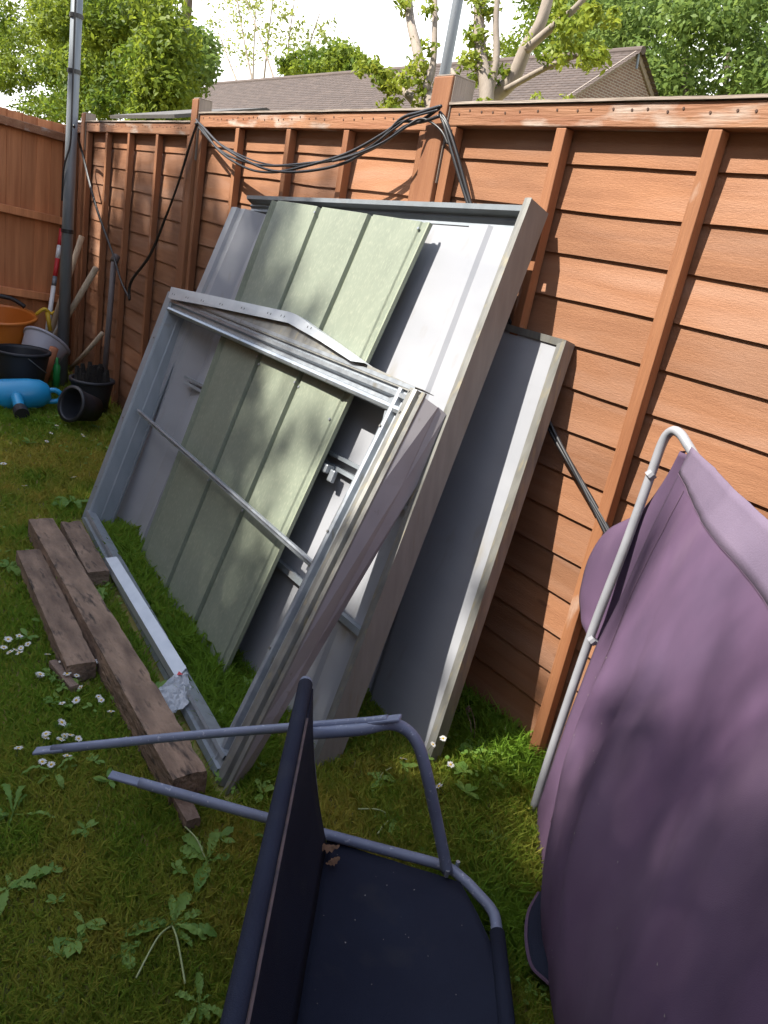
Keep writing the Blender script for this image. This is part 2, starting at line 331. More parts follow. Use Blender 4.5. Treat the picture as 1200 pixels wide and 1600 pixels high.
# ------------------------------------------------------------------ fence along the garden
def fence_panel(label, x0, x1, zt, battens, pitch=.1175, seed=1, capmat='cap', warp=0.0, lip=.0078):
    rd = random.Random(seed)
    t = thing('lap_fence', label, 'fence panel', (x0, D, 0), 'waney lap panels of the long fence')
    b = MB(); nb = int((zt-.02)/pitch)+1
    for i in range(nb):
        z1 = zt-.03-i*pitch+.02; z0 = z1-pitch-.016
        if i == nb-1: z0 = max(z0, .01)
        n = 16; top = []; bot = []
        ph = rd.random()*10; amp = .0035
        vs_ = []
        for k in range(n+1):
            x = x0+(x1-x0)*k/n; wv = amp*mnoise.noise(Vector((x*2.2+ph, i*3.1, seed)))*2+.0012*mnoise.noise(Vector((x*14, i, seed)))
            wf = warp*.004*mnoise.noise(Vector((x*3+ph, i, 7)))
            # front bottom, back bottom, back top, front top
            vs_ += [(x, D-lip+wf, z0+wv), (x, D-lip+.0085+wf, z0+wv), (x, D+.007, z1), (x, D+.001, z1)]
        fs = []
        for k in range(n):
            a = k*4; c = a+4
            fs += [(a, c, c+3, a+3), (a+1, a, a, a+1)[:0] or (a+1, c+1, c, a), (a+2, c+2, c+1, a+1), (a+3, c+3, c+2, a+2)]
        fs += [(3,2,1,0), (n*4, n*4+1, n*4+2, n*4+3)]
        b.add(vs_, fs, rd.random())
    b.build('boards', M['board'], t)
    for j, xb in enumerate(battens):
        m = MB(); w = .036 if xb not in (battens[0], battens[-1]) else .04
        zz = zt-.06
        m.hexa([(xb-w/2,D-.045,.02),(xb+w/2,D-.045,.02),(xb+w/2,D-.012,.02),(xb-w/2,D-.012,.02),
                (xb-w/2,D-.045,zz),(xb+w/2,D-.045,zz),(xb+w/2,D-.012,zz),(xb-w/2,D-.012,zz)], rd.random())
        m.build('batten', M['batten'], t, bevel=.002)
    m = MB(); m.box((x0+.004, D-.047, zt-.058), (x1-.004, D+.018, zt), rd.random()); m.build('top_rail', M['rail'], t, bevel=.003)
    m = MB(); xx = x0+.05
    while xx < x1-.03:
        p = V(xx, D-.0475, zt-.02+rd.uniform(-.006,.006)); m.tube([p+V(0,.002,0), p-V(0,.0012,0)], .0034, 7); xx += rd.uniform(.04,.075)
    m.build('nail_heads', M['nail'], t)['kind'] = 'stuff'
    m = MB(); n = 10
    m.grid(lambda u, v: V(x0-.002+(x1-x0+.004)*u, D-.054+.087*v, zt+.006+.004*math.sin(v*3.1)+.0015*mnoise.noise(Vector((u*9, v, seed)))), 16, 3)
    m.build('cap_strip', M[capmat], t, solid=.007)
    return t
fence_panel('orange stained fence panel at the right, nearest the purple canvas', -2.13, -.25, 1.83, [-2.105,-1.64,-1.165,-.70,-.27], seed=3)
fence_panel('orange stained fence panel with sagging black cable, between the two tall posts', -4.09, -2.23, 1.815, [-4.065,-3.65,-3.165,-2.72,-2.25], seed=5)
fence_panel('orange stained fence panel with cable loops, left of the leaning shed parts', -5.99, -4.19, 1.775, [-5.965,-5.55,-5.13,-4.66,-4.21], seed=8, warp=.6, lip=.0065)
fence_panel('narrow orange fence panel in the far corner behind the grey pole', -6.46, -6.09, 1.765, [-6.44,-6.27,-6.11], seed=9, warp=.4, lip=.0065)
def post(label, x, w, zt, mt='batten', pro=.058):
    t = thing('fence_post', label, 'fence post', (x, D, 0), 'wooden posts of the long fence')
    m = MB(); m.box((x-w/2, D-pro, 0), (x+w/2, D+w-pro, zt), random.random()); m.build('shaft', M[mt], t, bevel=.004)
    m = MB(); m.box((x-w/2+.004, D-pro+.006, zt+.0005), (x+w/2+.004, D+w-pro, zt+.006)); m.build('weathered_top', M['greywood'], t, bevel=.002)
    m = MB(); m.box((x+w/2+.0005, D-pro+.008, 1.6), (x+w/2+.004, D+w-pro, zt)); m.build('weathered_side', M['greywood'], t)
post('tall orange wooden post with weathered grey side where the cables are tied', -2.18, .094, 1.915)
post('slimmer wooden post where the cable sag begins, left of the sheets', -4.14, .075, 1.885)
post('short grey-topped wooden post near the far corner', -6.04, .075, 1.83)
post('wooden corner post of the fences behind the grey pole', -6.485, .05, 1.74)
post('wooden fence post beyond the purple canvas', -.2, .094, 1.9)

# fence across the far end: upright boards facing +x
XF = -6.5
t = thing('boarded_fence', 'closeboard fence of upright brown boards across the far end', 'fence', (XF, 0, 0))
b = MB(); y = D-.03
while y > -2.2:
    zt = 1.757+(1.78-y)*.045+random.uniform(-.006,.006)
    b.hexa([(XF-.02,y-.108,.0),(XF-.001,y-.108,.0),(XF-.010,y,.0),(XF-.02,y,.0),(XF-.02,y-.108,zt),(XF-.001,y-.108,zt),(XF-.010,y,zt),(XF-.02,y,zt)])
    y -= .1
b.build('boards', M['vboard'], t, bevel=.001)
for za, zb in ((1.665,1.80),(1.085,1.215),(.505,.62)):
    m = MB(); m.beam((XF+.031, D-.05, za), (XF+.031, -2.2, zb+.12), .06, .055); m.build('rail', M['rail'] if za > 1.5 else M['vboard'], t, bevel=.004)

# ------------------------------------------------------------------ poles and cables
pb = V(-5.73, 1.565, 0)
t = thing('clothes_pole', 'tall grey metal pole standing before the fence corner', 'pole', pb)
m = MB(); m.tube([pb, pb+V(.0,.0,1.5), pb+V(.004,0,3.6)], [.040,.036,.034], 16); m.build('shaft', M['pole'], t, smooth=True)
for z in (2.33, 2.02, 1.05):
    m = MB(); m.tube([pb+V(0,0,z), pb+V(0,0,z+.025)], .0415, 16); m.build('strap', M['black'], t)
m = MB(); m.tube([pb+V(0,0,3.6), pb+V(0,0,3.62)], .037, 16); m.build('end_cap', M['black'], t)
w = MB()
w.tube(smoothpath([pb+V(.045,-.02,2.6), pb+V(.043,-.02,2.33), pb+V(.055,-.02,2.0), pb+V(.06,-.02,1.75), pb+V(.048,-.02,1.6), pb+V(.02,-.045,1.45), pb+V(-.03,-.035,1.25)]), .006, 6)
tag(w.build('wire', M['black'], smooth=True), 'thin black wire strapped down the tall grey pole', 'wire')
p0 = yp(684, 165, 1.90); p1 = yp(712, -20, 1.90)
t = thing('aerial_pole', 'slim grey aerial pole rising behind the tall orange post', 'pole', (p0.x, 1.90, 0))
m = MB(); m.tube([V(p0.x, 1.90, 0), V(p0.x+.01, 1.90, 4.2)], .019, 14); m.build('shaft', M['pole'], t, smooth=True)
for z in (1.70,): 
    m = MB(); m.tube([V(p0.x,1.90,z), V(p0.x,1.90,z+.03)], .023, 14); m.build('clamp', M['galv'], t)

def cable(label, pts, r, name='cable', n=6, strands=((0,0),)):
    m = MB()
    for (ox, oz) in strands:
        ph = random.random()*6
        path = smoothpath([Vector(p)+V(ox*math.cos(i*.9+ph), -abs(ox)*.5, oz*math.sin(i*.9+ph)) for i, p in enumerate(pts)], 8)
        m.tube(path, r, n)
    return tag(m.build(name, M['black'], smooth=True), label, 'cable', 'black cables slung along the fence')
YC = 1.712
cable('black cable bundle sagging between the two tall fence posts',
      [yp(309,190,YC), yp(316,196,YC-.01), yp(345,232,YC-.03), yp(385,258,YC-.045), yp(425,268,YC-.05), yp(480,262,YC-.05), yp(545,245,YC-.045), yp(600,215,YC-.035), yp(632,190,YC-.02), yp(660,186,YC-.015), yp(688,176,YC-.02)],
      .0055, strands=((.010,.012),(-.014,.020),(.006,-.022)))
cable('thin grey cable sagging above the thick cable bundle',
      [yp(309,190,YC-.01), yp(340,222,YC-.03), yp(400,252,YC-.05), yp(470,259,YC-.055), yp(560,238,YC-.05), yp(615,202,YC-.04), yp(640,185,YC-.03), yp(684,172,YC-.03)], .0035)
cable('slack black cable loop hanging above the bundle near the tall post',
      [yp(520,252,YC-.06), yp(560,240,YC-.075), yp(600,222,YC-.07), yp(635,198,YC-.05), yp(655,186,YC-.03), yp(672,190,YC-.02), yp(690,205,YC-.015), yp(700,225,YC-.01)], .0042)
cable('black cable bundle dropping from the tall post behind the big sheet',
      [yp(688,176,1.70), yp(698,195,1.70), yp(712,240,1.71), yp(735,320,1.73), yp(775,440,1.755), yp(815,560,1.75), yp(855,655,1.745), yp(905,745,1.74), yp(950,830,1.735), yp(985,905,1.735)],
      .0055, strands=((.007,.007),(-.009,.008),(.002,-.008)))
cable('black cable running from the grey pole down to a loop on the fence',
      [pb+V(.05,.0,1.72), yp(128,235,1.69), yp(150,320,1.70), yp(178,400,1.71), yp(190,440,1.715), yp(203,468,1.715)], .006, strands=((.003,.003),(-.006,.004)))
cable('black cable looping from the fence up to the slim post',
      [yp(203,468,1.716), yp(206,440,1.712), yp(235,400,1.71), yp(258,345,1.71), yp(278,290,1.705), yp(296,230,1.70), yp(309,190,1.70)], .006, strands=((.003,.003),(-.008,.006)))

# ------------------------------------------------------------------ leaning sheets (each thing is a bilinear frame u,v with depth w toward the viewer)
class Quad:
    def __init__(s, q):
        s.q = [Vector(a) for a in q]
        c = s.q; s.n = ((c[1]-c[0])+(c[2]-c[3])).cross((c[3]-c[0])+(c[2]-c[1])).normalized()
        s.w = ((c[1]-c[0]).length+(c[2]-c[3]).length)/2; s.h = ((c[3]-c[0]).length+(c[2]-c[1]).length)/2
    def __call__(s, u, v, w=0.0):
        q = s.q; return q[0]*((1-u)*(1-v))+q[1]*(u*(1-v))+q[2]*(u*v)+q[3]*((1-u)*v)+s.n*w
    def profile(s, mb, prof, v0, v1, nv=12, wob=0.0, seed=0):       # prof: (u, w) polyline, run along v
        k = len(prof); vs_ = []; fs = []
        for j in range(nv+1):
            v = v0+(v1-v0)*j/nv
            for (u, w) in prof:
                vs_.append(s(u, v, w+wob*mnoise.noise(Vector((u*5, v*4, seed)))))
        for j in range(nv):
            for i in range(k-1): fs.append((j*k+i, j*k+i+1, (j+1)*k+i+1, (j+1)*k+i))
        mb.add(vs_, fs)
    def hprofile(s, mb, prof, u0, u1, nu=12, slope=0.0):            # prof: (v, w) polyline, run along u
        k = len(prof); vs_ = []; fs = []
        for j in range(nu+1):
            u = u0+(u1-u0)*j/nu
            for (v, w) in prof: vs_.append(s(u, v+slope*(u-u0), w))
        for j in range(nu):
            for i in range(k-1): fs.append((j*k+i, (j+1)*k+i, (j+1)*k+i+1, j*k+i+1))
        mb.add(vs_, fs)
    def brick(s, mb, u0, u1, v0, v1, w0, w1):
        mb.hexa([s(u0,v0,w0), s(u1,v0,w0), s(u1,v1,w0), s(u0,v1,w0), s(u0,v0,w1), s(u1,v0,w1), s(u1,v1,w1), s(u0,v1,w1)])

# back tray panel against the fence
_b = yp(885,532,1.728); BQ = Quad([(-2.25,1.45,0), (-1.282,1.419,0), _b, _b+V(-.97,.005,0)])
t = thing('wall_sheet', 'narrow grey metal tray sheet half hidden behind the big sheet, against the fence', 'metal sheet', (-1.77,1.43,0), 'parts of a dismantled metal shed leaning on the fence')
m = MB(); BQ.profile(m, [(0,-.01),(.2,-.01),(.21,-.022),(.23,-.022),(.24,-.01),(.62,-.01),(.63,-.022),(.65,-.022),(.66,-.01),(.975,-.01)], 0, .985, 10, .004, 3)
m.build('sheet', M['primer'], t, solid=.0015)
m = MB(); BQ.profile(m, [(.968,-.004),(1.0,.0),(1.0,-.04),(.985,-.04)], 0, 1.0, 6); m.build('edge_channel', M['galvdirty'], t, solid=.002)
m = MB(); BQ.hprofile(m, [(.985,-.005),(1.0,.0),(1.0,-.04)], 0, 1.0, 8); m.build('top_channel', M['galvdirty'], t, solid=.002)

# big wall sheet
WQ = Quad([(-3.36,1.135,0), (-1.402,1.105,0), yp(828,322,1.65), yp(370,305,1.62)])
t = thing('wall_sheet', 'big grey metal shed sheet in a channel frame leaning on the fence', 'metal sheet', (-2.3,1.16,0), 'parts of a dismantled metal shed leaning on the fence')
m = MB(); WQ.profile(m, [(.0,-.075),(0,-.0),(.028,0),(.034,-.012),(.060,-.010),(.066,-.014),(.128,-.048),(.134,-.048),(.225,-.010),(.235,-.032),(.45,-.032)], 0, .965, 14, .003, 1)
WQ.profile(m, [(.45,-.032),(.66,-.032),(.67,-.022),(.69,-.022),(.70,-.032),(.862,-.032)], 0, .965, 14, .003, 1)
WQ.profile(m, [(.862,-.030),(.893,-.030),(.899,-.019),(.914,-.019),(.921,-.030),(.990,-.030)], 0, .968, 14, .004, 2)
m.build('sheet', M['primer'], t, solid=.0012)
m = MB(); WQ.profile(m, [(.986,-.03),(.986,.001),(1.0,.003),(1.0,-.078),(.986,-.078)], 0, 1.012, 6); m.build('side_channel', M['primerside'], t, solid=.002)
m = MB(); WQ.profile(m, [(.9855,.0035),(.992,.005),(1.0005,.0045)], 0, 1.013, 6); m.build('front_lip', M['galvdirty'], t, solid=.0015)
m = MB(); WQ.hprofile(m, [(.966,-.06),(.972,-.048),(.979,-.05),(.984,-.040),(.990,-.042),(.995,-.012),(1.003,-.008),(1.003,-.075)], .045, .985, 20); m.build('top_channel', M['galvblue'], t, solid=.002)
m = MB(); WQ.brick(m, .12, .986, .452, .460, -.03, -.006); WQ.hprofile(m, [(.466,-.03),(.466,.0),(.473,.002),(.473,-.03)], .12, .986, 8, .012); 
m.build('cross_rail', M['galvblue'], t)
m = MB(); WQ.hprofile(m, [(.222,-.03),(.222,-.002),(.234,.0),(.234,-.03)], .55, .986, 8, .004); m.build('cross_rail', M['galvblue'], t)
m = MB(); WQ.brick(m, .765, .782, .440, .457, .0, .030); WQ.brick(m, .782, .796, .428, .452, -.0, .016); m.build('bracket', M['galv'], t, bevel=.004)

# green door sheet
GQ = Quad([(-2.81,1.10,0), (-1.89,1.04,0), yp(672,348,1.592), yp(425,312,1.575)])
t = thing('door_sheet', 'green painted ribbed metal door sheet resting on the big grey sheet', 'metal sheet', (-2.35,1.07,0), 'parts of a dismantled metal shed leaning on the fence')
m = MB()
def rib(c): return [(c-.017,0),(c-.012,-.015),(c+.011,-.015),(c+.017,0)]
GQ.profile(m, [(.004,-.028),(0,-.022),(0,0)]+rib(.035)[1:]+[(.06,0)]+rib(.362)+[(.45,0),(.6,0)]+rib(.682)+[(.8,0),(.955,0)]+[(.960,-.005),(.972,-.005),(.978,0)]+[(1.0,0),(1.0,-.012),(.99,-.013)], 0.0, 1.0, 18, .004, 4)
m.build('sheet', M['green'], t, solid=.0012)
m = MB(); GQ.profile(m, [(.994,.0018),(1.0006,.0018),(1.0006,-.010)], 0, 1.0, 6); m.build('edge_fold', M['greenedge'], t, solid=.001)
for (u, v) in ((.345,.62),(.38,.605),(.665,.605),(.70,.60),(.95,.57),(.345,.985),(.96,.985),(.35,.30),(.68,.30)):
    m = MB(); p = GQ(u, v, 0); m.tube([p, p+GQ.n*.004], .0045, 8); m.build('rivet', M['galv'], t)

# gable frame in front
FQ = Quad([(-3.26,1.0,0), (-1.40,.825,0), yp(667,612,1.385), yp(263,455,1.39)])
t = thing('shed_frame', 'open galvanised shed gable frame standing at the front of the leaning sheets', 'metal frame', (-2.33,.91,0), 'parts of a dismantled metal shed leaning on the fence')
m = MB(); FQ.profile(m, [(0,-.012),(0,0),(.030,.0),(.031,-.006),(.033,-.010)], 0, 1.0, 8); FQ.profile(m, [(.033,-.010),(.036,-.055),(.038,-.060),(.040,-.105),(.056,-.105),(.058,-.097)], 0, .965, 8)
m.build('left_stile', M['galvblue'], t, solid=.0018)
m = MB(); FQ.profile(m, [(.941,-.03),(.941,.004),(.9445,.006),(.948,.002),(.950,-.014),(.958,-.016),(.962,.0),(.966,.005)], 0, .985, 8)
m.build('right_stile', M['galv'], t, solid=.0016)
m = MB(); FQ.profile(m, [(.966,.005),(.975,.006),(.980,.002),(.982,-.012),(.989,-.012),(.991,.0),(1.0,.002),(1.0,-.004)], 0, .995, 8)
m.build('right_edge_strip', M['galvdirty'], t, solid=.0016)
# side wall running back from the right stile
m = MB()
dep = [(0,yp(377,1226,.895)),(.18,yp(446,1109,1.0)),(.33,yp(510,1000,1.14)),(.76,yp(650,760,1.37)),(.95,yp(697,647,1.44))]
vs_ = []; fs = []
for i, (v, q) in enumerate(dep):
    a = FQ(1.0, v if i < 4 else .985, -.004); k_ = a.lerp(q,.55); vs_ += [a, k_+V(.004,0,.0), k_+V(.002,.004,.0), q]
for i in range(len(dep)-1):
    for k in range(3): fs.append((i*4+k, i*4+k+1, i*4+5+k, i*4+4+k))
m.add(vs_, fs); m.build('side_sheet', M['sidegrey'], t, solid=.0015)
m = MB(); FQ.hprofile(m, [(.925,-.03),(.925,-.002),(.932,.004),(.940,.0),(.945,-.016),(.958,-.016),(.963,.002),(.972,.004),(.976,-.008),(.985,-.008),(.990,.003),(1.0,.004)], .035, .975, 14)
m.build('top_rail', M['galv'], t, solid=.0016)
m = MB(); FQ.hprofile(m, [(1.0,.004),(1.003,-.03),(1.004,-.045)], .03, .990, 14); FQ.hprofile(m, [(1.004,-.045),(1.006,-.095)], .25, .93, 14); m.build('top_ledge', M['galvdirty'], t, solid=.0016)
m = MB(); FQ.hprofile(m, [(.004,-.03),(.006,.010),(.022,.012),(.025,.002),(.042,.002),(.046,.012),(.054,.010),(.056,-.03)], .03, .965, 10); m.build('bottom_rail', M['galv'], t, solid=.0016)
m = MB(); FQ.hprofile(m, [(.500,-.035),(.500,-.022),(.504,-.020),(.505,-.027),(.509,-.027),(.510,-.018),(.515,-.019),(.515,-.036)], .056, .948, 8); FQ.brick(m, .915, .950, .488, .503, -.04, -.026)
m.build('middle_rail', M['galv'], t, solid=.0012)
# bright gable plate with its apex
poly = [(.030,1.018),(.30,1.046),(.575,1.074),(.60,1.072),(.845,1.008),(.81,1.000),(.70,1.022),(.60,1.037),(.582,1.040),(.30,1.006),(.054,.972),(.034,.974)]
m = MB(); n = len(poly)
vs_ = [FQ(u,v,.018) for u,v in poly]+[FQ(u,v,.014) for u,v in poly]
m.add(vs_, [tuple(range(n))[::-1], tuple(n+i for i in range(n))]+[(i,(i+1)%n,n+(i+1)%n,n+i) for i in range(n)])
mi = MB(); pi_ = [(.10,.985),(.97,.985),(.975,1.0),(.84,1.010),(.70,1.030),(.59,1.042),(.30,1.012),(.12,.992)]
k_ = len(pi_); mi.add([FQ(u,v,.002) for u,v in pi_]+[FQ(u,v,-.004) for u,v in pi_], [tuple(range(k_)), tuple(k_+i for i in range(k_))[::-1]]+[(i,k_+i,k_+(i+1)%k_,(i+1)%k_) for i in range(k_)])
mi.build('gable_infill', M['galvdirty'], t)
up = poly[:5]
vs_ = [FQ(u,v,.016) for u,v in up]+[FQ(u,v+.004,-.028) for u,v in up]
m.add(vs_, [(i,i+1,6+i,5+i) for i in range(4)])
gp_ = m.build('gable_plate', M['whitesteel'], t)
m = MB()
for (u, vv) in ((.058,.993),(.135,1.0),(.215,1.010),(.305,1.022),(.40,1.035),(.505,1.048),(.555,1.054),(.655,1.048)):
    for du in (-.006,.006):
        m = MB(); c = FQ(u+du, vv, .0185); e1 = FQ.n.cross(V(0,0,1)).normalized(); m.add([c+e1*.0026*math.cos(a)+FQ.n.cross(e1)*.0048*math.sin(a) for a in [k*math.pi/4 for k in range(8)]], [tuple(range(8))]); m.build('bolt_hole', M['dark'], gp_)
m = MB(); m.add([FQ(.945,.985,.0), FQ(.912,.955,-.02), FQ(.918,.93,-.02), FQ(.94,.88,-.004), FQ(.946,.90,.0)], [(0,1,2,3,4)]); m.build('corner_gusset', M['galv'], t, solid=.002)
m = MB()
for (u, v, w) in ((.944,.88,.0075),(.944,.60,.0075),(.944,.3,.0075),(.97,.93,.0075),(.986,.985,-.008),(.968,.985,.0065),(.02,.8,.002),(.02,.45,.002),(.018,.15,.002)):
    m = MB(); p = FQ(u, v, w-.002); m.tube([p, p+FQ.n*.004], .004, 8); m.build('bolt', M['galvdirty'], t)

# flat plate offcut and film lying on the frame's foot
a0, a1, b0, b1 = gp(165,872,.07), gp(182,870,.085), gp(276,1060,.07), gp(291,1044,.085)
m = MB(); up = V(0,0,1)
m.add([a0,a1,b1,b0,a0-up*.03,b0-up*.03], [(0,3,2,1),(0,4,5,3)])
m.add([a1,b1,b1+V(0,.01,-.02),a1+V(0,.01,-.02)], [(0,1,2,3)])
tag(m.build('metal_strip', M['whitesteel'], solid=.002), 'loose pale folded metal strip lying along the foot of the frame', 'metal strip')
m = MB()
c0, c1, c2, c3 = gp(246,1078,.05), gp(290,1042,.08), gp(268,1120,.03), gp(302,1095,.04)
def film(u, v):
    p = c0*((1-u)*(1-v))+c1*(u*(1-v))+c3*(u*v)+c2*((1-u)*v)
    k = Vector((u*3.1, v*3.7, 2)); p = p+V(.006*mnoise.noise(k*2), .006*mnoise.noise(k*2+V(9,0,0)), .016*abs(mnoise.noise(k*1.6))+.006*mnoise.noise(k*4)); return p
m.grid(film, 14, 18)
fo = m.build('plastic_film', M['plastic_film']); tag(fo, 'crumpled clear plastic film scrap caught on the metal strip', 'plastic scrap')
m = MB(); c = film(.75,.12)+V(0,0,.006); m.add([c+V(-.012,0,0), c+V(.012,.004,.002), c+V(.002,-.012,-.002)], [(0,1,2)]); m.build('red_mark', M['redpaint'], fo)

# ------------------------------------------------------------------ old timbers
def timber(label, a, b, w, h, seed, name='timber', rough=.006, mt='sleeper', group='old timbers lying on the grass'):
    a = Vector(a); b = Vector(b); d = (b-a); L = d.length; d.normalize(); sd = V(0,0,1).cross(d).normalized()
    n = max(6, int(L/.03)); mm = MB(); vs_ = []; k = 24; fs = []
    sec = []
    for i in range(6): sec.append((-w/2+w*i/6, h))
    for i in range(6): sec.append((w/2, h-h*i/6))
    for i in range(6): sec.append((w/2-w*i/6, 0))
    for i in range(6): sec.append((-w/2, h*i/6))
    for j in range(n+1):
        c = a+d*(L*j/n)
        for (x, z) in sec:
            cx, cz = x/(w/2), (z-h/2)/(h/2)
            corner = max(0, abs(cx)+abs(cz)-1.6)
            p = c+sd*x*(1-.05*corner)+V(0,0,z-corner*.003*(1 if cz > 0 else 0))
            q = Vector((p.x*18, p.y*18, p.z*18+seed)); nn = mnoise.noise(q)+.6*mnoise.noise(q*2.7)
            dirn = sd*cx*.7+V(0,0,1)*cz
            lowf = mnoise.noise(Vector((j*L/n*6, seed, cx*1.5)))
            pit = max(0, mnoise.noise(q*1.4+V(4,4,4))-.25)
            vs_.append(p+dirn*(rough*nn*.40+rough*.25*lowf-pit*rough*2.0))
    for j in range(n):
        for i in range(k): fs.append((j*k+i, j*k+(i+1)%k, (j+1)*k+(i+1)%k, (j+1)*k+i))
    fs += [tuple(range(k))[::-1], tuple(n*k+i for i in range(k))]
    mm.add(vs_, fs); o = mm.build(name, M[mt], origin=tuple(a))
    return tag(o, label, 'timber', group)
timber('longest old brown timber with one bright worn end, running along the frame foot', (-3.06,.778,0), (-1.405,.722,0), .094, .098, 3)
timber('old brown timber nearest the lawn, left of the longest timber', (-2.85,.684,0), (-2.02,.642,0), .086, .062, 11)
timber('short old timber against the corner of the frame', (-3.08,.900,0), (-2.59,.866,0), .078, .070, 23)
timber('thin split stick poking out from under the near timber end', (-1.76,.705,.004), (-1.315,.700,.012), .036, .03, 31, name='wood_stick', mt='stick', group='wood pieces by the timbers')
timber('short broken stick on the daisies at the end of the lawn-side timber', (-2.11,.585,.01), (-1.96,.607,.005), .026, .024, 37, name='wood_stick', mt='stick', group='wood pieces by the timbers')

# ------------------------------------------------------------------ swing bench in the foreground
ZR = .08; dw = V(.775,-.632,0)
Rtip, Rin, Rcor = gp(200,1218,.11), gp(485,1297,ZR), gp(690,1352,ZR)
t = thing('bench_seat', 'dark fabric garden swing seat with blue-grey tubular frame on the grass', 'swing seat', (Rin.x, Rin.y, 0))
fr0 = gp(776,1450,ZR); 
front = [fr0+dw*(.0+.16*i) for i in range(9)]
c1_ = gp(745,1395,ZR); c2_ = gp(768,1422,ZR)
m = MB(); path = [Rtip+(Rin-Rtip)*k for k in (0.06,.5,1)]+[Rin.lerp(Rcor,.5), Rcor, gp(722,1372,ZR)]+[c1_, c2_]+front
m.tube(smoothpath(path, 5), .0125, 12); m.build('seat_frame', M['tubeblue'], t, smooth=True)
def flat_end(p, d, name='flattened_end'):
    m = MB(); d = d.normalized(); m.beam(p-d*.045, p+d*.03, .026, .008); o = m.build(name, M['tubeblue'], t, bevel=.003)
    return o
dR = (Rin-Rtip).normalized(); flat_end(Rtip, dR)
Btop = V(-1.157,.842,.50); Bbase = Rin+V(-.0,.0,.0)
# far side post of the backrest, then the top rail running toward the viewer
m = MB(); m.tube(smoothpath([Bbase+V(.01,.01,0), Bbase.lerp(Btop,.5), Btop+V(0,0,-.035), Btop+V(.795,-.607,0)*.012+V(0,0,-.006), Btop+V(.795,-.607,0)*.05+V(0,0,.004)], 5)+[Btop+V(.795,-.607,0)*1.3+V(0,0,.004)], .0132, 12)
m.build('back_frame', M['tubeblue'], t, smooth=True)
m = MB(); dt = V(.795,-.607,0); tl = [Btop+dt*x+V(0,0,.004) for x in (.035,.2,.4,.7,1.0,1.25)]; m.tube(tl, .0152, 14); slv = m.build('back_sleeve', M['sling'], t, smooth=True)
Jn = Bbase+V(.03,.03,-.015)
def backf(u, v):
    a = Btop+dt*(.035+u*1.2)+V(.0115,.0115,-.002); b = Jn+dw*(.015+u*1.2); p = a.lerp(b, v)
    return p+V(-.7,-.7,0)*(.03*math.sin(v*math.pi)*(.4+.6*min(1,u*4)))
m = MB(); m.grid(backf, 24, 12); m.build('backrest', M['sling'], t, smooth=True, solid=.003)
m = MB(); m.tube([Btop+dt*x+V(.0125,.0125,.010+.0015*math.sin(x*40)) for x in [.16+.03*i for i in range(36)]], .0028, 5); m.build('worn_seam', M['worn'], slv)
nfar, nfr = gp(686,1364,ZR-.004), fr0
def seatf(u, v):   # u: from the backrest to the front, v: along the bench
    a = Jn+dw*(v*1.25); fcut = gp(688,1366,ZR)
    s = v*1.25
    b0_ = fr0+dw*(s-.0)
    # cut corner: the first 18 cm are drawn in toward the backrest
    cut = max(0, 1-s/.13)
    b = b0_+V(-.7,-.7,0)*(.10*cut**1.4)+V(-.06,.08,0)*cut
    p = a.lerp(b, u); return p+V(0,0,-.012*math.sin(u*math.pi)*min(1,v*5)+.004*mnoise.noise(Vector((u*4,v*9,1))))
m = MB(); m.grid(seatf, 18, 30); m.build('seat', M['sling'], t, smooth=True, solid=.003)
m = MB(); m.tube([fr0+dw*(.012+x) for x in (0,.2,.5,.9,1.2)], .0165, 14); m.build('seat_sleeve', M['sling'], t, smooth=True)
# arm: from the back post forward, then bent down to the seat corner
A0 = gp(490,1152,.345); A1 = gp(560,1140,.40); A2 = gp(608,1131,.425); 
def pz(x, y, z): return gp(x, y, z)
m = MB(); m.tube(smoothpath([A0+V(-.02,-.02,0), A1, A2, pz(637,1142,.415), pz(655,1168,.385), pz(668,1215,.32), pz(684,1290,.2), pz(699,1362,ZR+.01)], 6), .0135, 12)
m.build('armrest', M['tubeblue'], t, smooth=True)
hb = [pz(82,1171,.15), pz(300,1149,.26), pz(490,1134,.36), pz(570,1128,.415), pz(606,1124,.44)]
m = MB(); m.tube(smoothpath(hb, 5), .0105, 12); m.build('hanger_bar', M['tubeblue'], t, smooth=True)
flat_end(hb[0], hb[1]-hb[0]); flat_end(hb[-1], hb[-1]-hb[-2])
for p in (hb[-1]+V(0,0,.0), Rcor+V(.02,.03,.012), pz(699,1362,ZR+.02)):
    m = MB(); m.tube([p-V(0,0,.014), p+V(0,0,.004)], .005, 8); m.build('bolt', M['galv'], t)
# dead oak leaves caught in the seat corner
def deadleaf(label, c, rot, s):
    c = Vector(c); prof = [0,.35,.28,.75,.5,1,.6,.85,.4,.5,.12]; n = len(prof); vs_ = []; fs = []
    e1 = V(math.cos(rot), math.sin(rot), .25).normalized(); e2 = e1.cross(V(.2,.1,1)).normalized(); nn = e1.cross(e2)
    for i, w in enumerate(prof):
        x = (i/(n-1)-.5)*s*1.6
        for sg in (-1, 0, 1): vs_.append(c+e1*x+e2*(sg*w*s*.42)+nn*(.25*s*abs(sg)*w-.4*s*(x/s)**2*.4)+V(0,0,.004*mnoise.noise(Vector((x*90,sg,rot)))))
    for i in range(n-1):
        for k in (0,1): fs.append((i*3+k,i*3+k+1,i*3+4+k,i*3+3+k))
    m = MB(); m.add(vs_, fs); return tag(m.build('dead_leaf', M['leafdead'], solid=.0008), label, 'dead leaf', 'dead leaves in the corner of the swing seat')
deadleaf('pale brown curled oak leaf in the far corner of the swing seat', gp(512,1322,ZR+.02), .8, .035)
deadleaf('reddish brown dead leaf standing against the dark backrest', gp(483,1330,ZR+.03), 2.0, .028)
